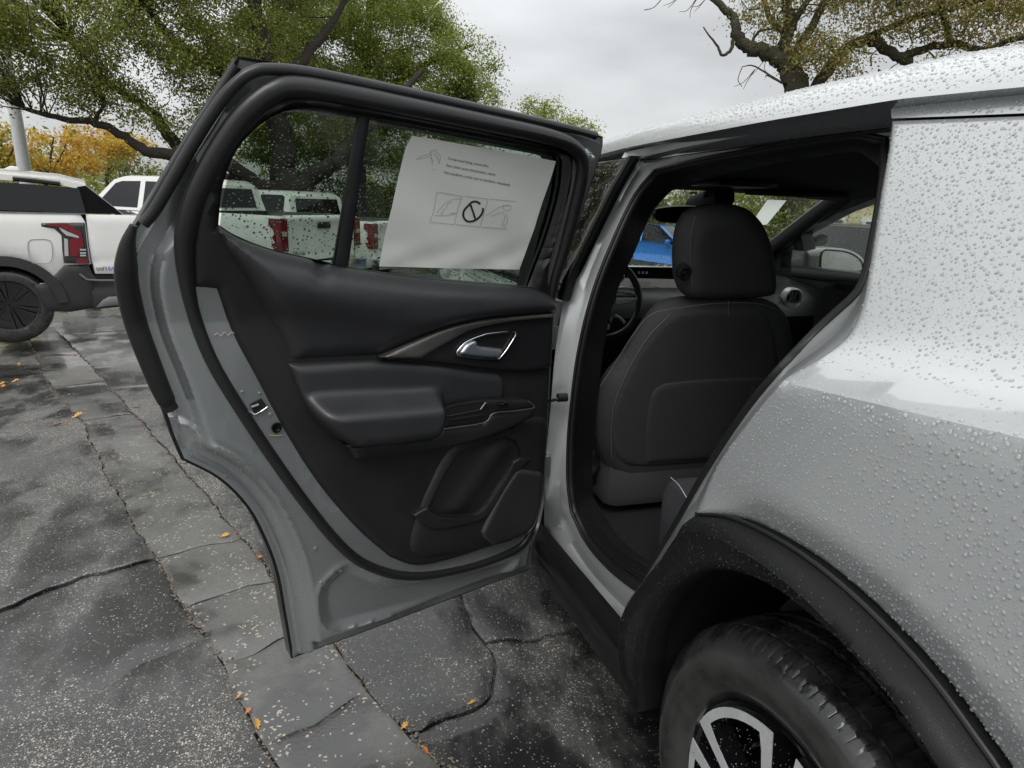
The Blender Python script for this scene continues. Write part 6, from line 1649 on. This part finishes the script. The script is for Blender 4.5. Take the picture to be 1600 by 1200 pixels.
rb_ = [blob(1280, 80, 14.6, 50, 36), blob(1305, 40, 14.6, 50, 40), blob(1340, 100, 14.6, 45, 20), blob(1400, 30, 14.4, 60, 34), blob(1380, -20, 14.4, 90, 40), blob(1500, 20, 14, 70, 36), blob(1560, 0, 14, 60, 40),
       blob(1580, 70, 14, 40, 18), blob(1180, 20, 14.8, 30, 22), blob(1260, -30, 14.8, 90, 40), blob(1460, -50, 14.2, 120, 50), blob(1470, 95, 14.2, 50, 10), blob(1210, 40, 14.8, 26, 20), blob(1640, 20, 13.8, 80, 60), blob(1540, 60, 14, 60, 16)]
grow('gnarled_oak', 'mossy gnarled oak with thin browning foliage behind the silver roof', [(p_, a_*.86, b_*.86) for p_, a_, b_ in br], rb_, 430, 85, .34, .066, M['brownleaf'], M['mossbark'], 9, tone=.45, twig_r=.012, spread=.3)
# lamp pole
pp0 = at(40, 276, 20); gzp = float(g(pp0[0], pp0[1]))
lp = empty('lamp_post', 'plain white lamp post rising behind the white crossover into the oak', 'lamp post', (pp0[0], pp0[1], gzp))
q = MB(); q.lathe([(.20, 0), (.195, 1.5), (.17, 4.0), (.13, 7.4), (.0, 7.42)], 20, Matrix.Translation((pp0[0], pp0[1], gzp))); q.build('pole', M['pole'], lp, smooth=60)
q = MB(); q.lathe([(.25, 0), (.25, .5), (.2, .55), (.0, .56)], 20, Matrix.Translation((pp0[0], pp0[1], gzp))); q.build('footing', M['concrete'], lp, smooth=40)
q = MB(); q.box((pp0[0]-.1, pp0[1]-.1, gzp+7.2), (pp0[0]+1.2, pp0[1]+.1, gzp+7.35)); q.build('lamp_head', M['pole'], lp, bevel=.02)
# pale building in the far window
bc = at(1365, 330, 22); gzb = float(g(bc[0], bc[1]))
bd = empty('pale_building', 'pale yellow house with white framed windows beyond the far front window', 'house', (bc[0], bc[1], gzb))
fu = np.array([.80, -.60, 0]); BF = Frame((bc[0], bc[1], gzb), fu, UPV, (-.60, -.80, 0))
wlm = MB(); wlm.prism([(-2.6, -.3), (9, -.3), (9, 4.6), (-2.6, 4.6)], -6, 0, BF); wlm.build('wall', M['wall'], bd, smooth=0)
rfm = MB(); rfm.loft([[BF.pt(u, 4.6, .5) for u in (-3.2, 9.6)], [BF.pt(u, 6.3, -3) for u in (-3.2, 9.6)], [BF.pt(u, 4.6, -6.5) for u in (-3.2, 9.6)]], False); rfm.build('roof', M['roofing'], bd, smooth=0)
for u_ in (-1.4, .2, 2.0, 3.6, 6.0):
    for v_ in (1.0, 2.9):
        f_ = MB(); 
        for (a0, a1_, c0, c1) in ((-.55, .55, 1.15, 1.3), (-.55, .55, -.15, 0), (-.55, -.42, 0, 1.15), (.42, .55, 0, 1.15), (-.04, .04, 0, 1.15)):
            f_.prism([(u_+a0, v_+c0), (u_+a1_, v_+c0), (u_+a1_, v_+c1), (u_+a0, v_+c1)], -.05, .06, BF)
        fo = f_.build('window', M['whitewall'], bd, smooth=0)
        p_ = MB(); p_.prism([(u_-.42, v_), (u_+.42, v_), (u_+.42, v_+1.15), (u_-.42, v_+1.15)], -.04, .015, BF); p_.build('pane', M['dkglass'], fo, smooth=0)
pst = MB(); c_ = at(1262, 350, 10.5); pst.box((c_[0]-.07, c_[1]-.07, float(g(c_[0], c_[1]))), (c_[0]+.07, c_[1]+.07, 1.3)); pso_ = pst.build('white_post', M['whitewall'], None, bevel=.01)
tag(pso_, 'white square post beside the dark suv in the far window', 'post')
# far belt of trees in front, and an unseen one added for reflections
rr = np.random.default_rng(123)
fb = []
for k in range(60):
    a = rr.uniform(math.radians(-75), math.radians(110)); d_ = rr.uniform(48, 62)
    c = np.array([CAM[0]+d_*math.sin(a), CAM[1]+d_*math.cos(a), float(g(0, 40))+2.0+rr.uniform(-.5, 1.2)]); fb.append((c, (4.5, 4.5, 2.6)))
for k in range(46):                                      # unseen trees behind the camera and on the left, added to be reflected
    a = rr.uniform(math.radians(110), math.radians(285)); d_ = rr.uniform(24, 40)
    c = np.array([CAM[0]+d_*math.sin(a), CAM[1]+d_*math.cos(a), rr.uniform(1.2, 4.5)]); fb.append((c, (3.2, 3.2, 2.6)))
P, ce = clumps(fb, 1500, 60, rr, 1.4)
far = leaf_mesh('far_woods', P, .42, M['oakleaf'], None, rr, .45); far['kind'] = 'stuff'
# ------------------------------------------------------------------ rain: drops as real lenses of water
def drops(name, surf, poly, n, off_f, parent, rmin, rmax, seed, holes=(), power=2.6, height=.40, dens=None, seg=8, out=1, mat=None, scale=None):
    rr = np.random.default_rng(seed); q = np.array([p[:2] for p in poly]); lo, hi = q.min(0), q.max(0)
    P = lo+(hi-lo)*rr.random((n*6, 2)); k = pip(P, poly)
    for h in holes: k &= ~pip(P, h)
    P = P[k]
    if dens is not None: P = P[rr.random(len(P)) < dens(P)]
    P = P[dist_to(P, poly) > .003]; P = P[:int(n*1.5)]; R = rmin+(rmax-rmin)*rr.random(len(P))**power
    if scale is not None: R = R*scale(P)
    o_ = np.argsort(-R); P, R = P[o_], R[o_]; cell = {}; keep = []; cs = rmax*2.2      # drops that touch would have run together
    for i in range(len(P)):
        ck_ = (int(P[i, 0]//cs), int(P[i, 1]//cs)); ok = True
        for dx in (-1, 0, 1):
            for dy in (-1, 0, 1):
                for j in cell.get((ck_[0]+dx, ck_[1]+dy), ()):
                    if (P[i, 0]-P[j, 0])**2+(P[i, 1]-P[j, 1])**2 < (1.25*(R[i]+R[j]))**2: ok = False; break
                if not ok: break
            if not ok: break
        if ok: cell.setdefault(ck_, []).append(i); keep.append(i)
    keep = np.array(keep); rr.shuffle(keep); keep = keep[:n]; P, R = P[keep], R[keep]
    O = off_f(P) if callable(off_f) else np.full(len(P), float(off_f))
    V, Fc = [], []
    e = .002
    for (u, v), r, o in zip(P, R, O):
        c = surf.pt(u, v, o); a = surf.pt(u+e, v, o)-c; b2 = surf.pt(u, v+e, o)-c
        nn = np.cross(a, b2); L_ = np.linalg.norm(nn)
        if L_ < 1e-12: continue
        nn /= L_
        if (surf.pt(u, v, o+.001*out)-c)@nn < 0: nn = -nn
        t = a/np.linalg.norm(a); s_ = np.cross(nn, t); st = 1+.25*rr.random(); h = height*r*(.8+.4*rr.random()); ph = rr.random()*PI
        ca, sa = math.cos(ph), math.sin(ph); t2 = t*ca+s_*sa; s2 = -t*sa+s_*ca
        base = len(V)
        for rk, hk in ((1, 0), (.86, .48), (.52, .86)):
            for j in range(seg):
                w = 2*PI*j/seg; V.append(tuple(c+t2*(r*rk*st*math.cos(w))+s2*(r*rk*math.sin(w))+nn*(h*hk+.00005)))
        V.append(tuple(c+nn*h))
        for lv in (0, 1):
            for j in range(seg):
                j2 = (j+1) % seg; Fc.append((base+lv*seg+j, base+lv*seg+j2, base+(lv+1)*seg+j2, base+(lv+1)*seg+j))
        for j in range(seg): Fc.append((base+2*seg+j, base+2*seg+(j+1) % seg, base+3*seg))
    me = bpy.data.meshes.new(name); me.from_pydata(V, [], Fc); me.materials.append(mat or M['water'])
    me.polygons.foreach_set('use_smooth', [True]*len(me.polygons)); me.update()
    ob = bpy.data.objects.new(name, me); COL.objects.link(ob); ob.parent = parent; ob['kind'] = 'stuff'
    return ob
vis_q = [p for p in quarter_poly if True]
drops('water_droplets', SD, quarter_poly, 20000, lambda P: q_off(P, np.full(len(P), 1.0))-.0001, car, .0005, .0024, 1, power=3.4, scale=lambda P: np.clip(.55+.5*(.25-P[:, 0])/.5+.25*(P[:, 1]-1.0)/.3, .42, 1.15), out=-1, dens=lambda P: np.where(P[:, 0] > -.5, 1, .12))
drops('water_droplets', SD, mold, 900, -.0012, car, .0006, .003, 2, power=2.5, out=-1, dens=lambda P: np.where(P[:, 0] > -.35, 1, .2))
drops('water_droplets', SD, clad_poly, 3200, lambda P: clad_off(P, dist_to(P, clad_poly))-.0002, car, .0005, .0015, 3, power=2.6, out=-1, seg=6, mat=M['waterdark'])
class Roof(Surf):
    def pt(s, u, v, off=0.0): return np.array([u, v, roof_z(u, v)+off])
RF = Roof()
drops('water_droplets', RF, [(GX+.001, -.5), (GX+.16, -.5), (GX+.16, 1.9), (GX+.001, 1.9)], 11000, .0001, car, .0007, .0026, 4, power=3.0, dens=lambda P: np.clip(1.1-(P[:, 0]-GX)/.16, .15, 1))
drops('water_droplets', RF, [(GX+.16, -.5), (1.72, -.5), (1.72, 1.9), (GX+.16, 1.9)], 1500, .0001, car, .001, .006, 14, power=2)
# on the outside of the door glass
gz_in = [p for p in D(closed(GL[::3], 2), GZ)]
drops('water_droplets', DR, gz_in, 3600, GZ-.004, door, .0006, .0028, 5, power=2.8, out=-1, mat=M['waterdark'])
drops('water_droplets', SD, fwin, 1400, .003, car, .001, .004, 6, out=-1, mat=M['waterdark'])
class WS(Surf):
    def pt(s, u, v, off=0.0): return np.array([u, 1.95+v*.83, roof_z(u, 1.93)*(1-v)+1.055*v+.03*math.sin(PI*v)+.012+off])
drops('water_droplets', WS(), [(.35, .02), (1.6, .02), (1.7, .95), (.25, .95)], 2200, .004, car, .001, .004, 7, mat=M['waterdark'])
drops('water_droplets', RS, rwin_f, 1800, .026, car, .001, .0035, 8, out=-1, mat=M['waterdark'])
# rim and tyre wet specks
drops('water_droplets', PW, [pol(.235, t) for t in np.linspace(0, 2*PI, 40)], 900, .0125, wheel, .0006, .0016, 9, dens=None, seg=6)

# ------------------------------------------------------------------ fallen leaves
def fallen(label, px, py, size, mat, yaw, seed, group=None):
    rr = np.random.default_rng(seed); x, y = GR.hit(px, py); z = float(g(x, y))+.006
    prof_ = [(-.5, 0), (-.36, .10), (-.22, .08), (-.16, .24), (-.02, .15), (.08, .28), (.18, .14), (.32, .16), (.36, .06), (.5, 0)]
    V, Fc = [], []; m_ = len(prof_)
    for sgn_ in (1, 0, -1):
        for a, b2 in prof_:
            V.append((a*size, sgn_*b2*size, size*(.10*abs(b2)*4*abs(sgn_)+.10*math.sin(a*5)+rr.normal(0, .012))))
    for k in range(m_-1): Fc += [(k, k+1, m_+k+1, m_+k), (m_+k, m_+k+1, 2*m_+k+1, 2*m_+k)]
    me = MB().add(V, Fc); me.tube([(.5*size, 0, .02*size), (.75*size, .05*size, .03*size)], size*.02, 4)
    o = me.build('fallen_leaf', mat, None, smooth=60, recalc=False)
    o.location = (x, y, z); o.rotation_euler = (rr.normal(0, .15), rr.normal(0, .15), yaw)
    tag(o, label, 'leaf', 'fallen leaves on the pavement')
k = 0
for lab, px, py, s_, mt, yw in [
        ('yellow leaf on the left seam with an orange leaf beside it', 121, 650, .075, 'leafy', .4), ('orange leaf left of the left seam beside the yellow leaf', 92, 665, .10, 'leafo', .1),
        ('small yellow leaf at the far left edge of the paving', 4, 600, .06, 'leafy', 1.0), ('orange leaf at the far left edge below the yellow one', 5, 604, .06, 'leafo', 2.0), ('pale leaf left of the seam under the crossover', 24, 596, .06, 'leafy', .3),
        ('orange leaf on the gutter strip below the door edge', 211, 637, .05, 'leafo', .2), ('tan leaf on the gutter strip near the lower door edge', 352, 838, .045, 'leafy', .6), ('small orange leaf in the right seam by the door edge', 406, 872, .03, 'leafo', 1.2),
        ('yellow leaf in the left seam near the bottom, upper of a pair', 374, 1090, .030, 'leafy', .3), ('yellow leaf in the left seam near the bottom, lower of a pair', 402, 1134, .034, 'leafy', 1.9), ('brown orange leaf in the left seam between two yellow leaves', 388, 1113, .026, 'leafo', .9),
        ('yellow leaf in the right seam near the wheel side crack', 632, 1136, .030, 'leafy', .7), ('orange leaf lower in the right seam', 665, 1175, .026, 'leafo', 2.2), ('tan leaf lying on the jagged crack right of the seam', 737, 1100, .026, 'leafy', .1),
        ('tiny orange leaf at the far end of the gutter strip', 117, 555, .05, 'leafo', .5), ('small leaf on the far left slab', 30, 570, .05, 'leafy', 1.3)]:
    fallen(lab, px, py, s_, M[mt], yw, 300+k); k += 1
for o in list(bpy.data.objects):
    if o.type == 'EMPTY' and o.parent is None and 'category' in o.keys() and o.get('adopt', 1):
        Mi = o.matrix_basis.inverted()
        for c in o.children: c.matrix_parent_inverse = Mi
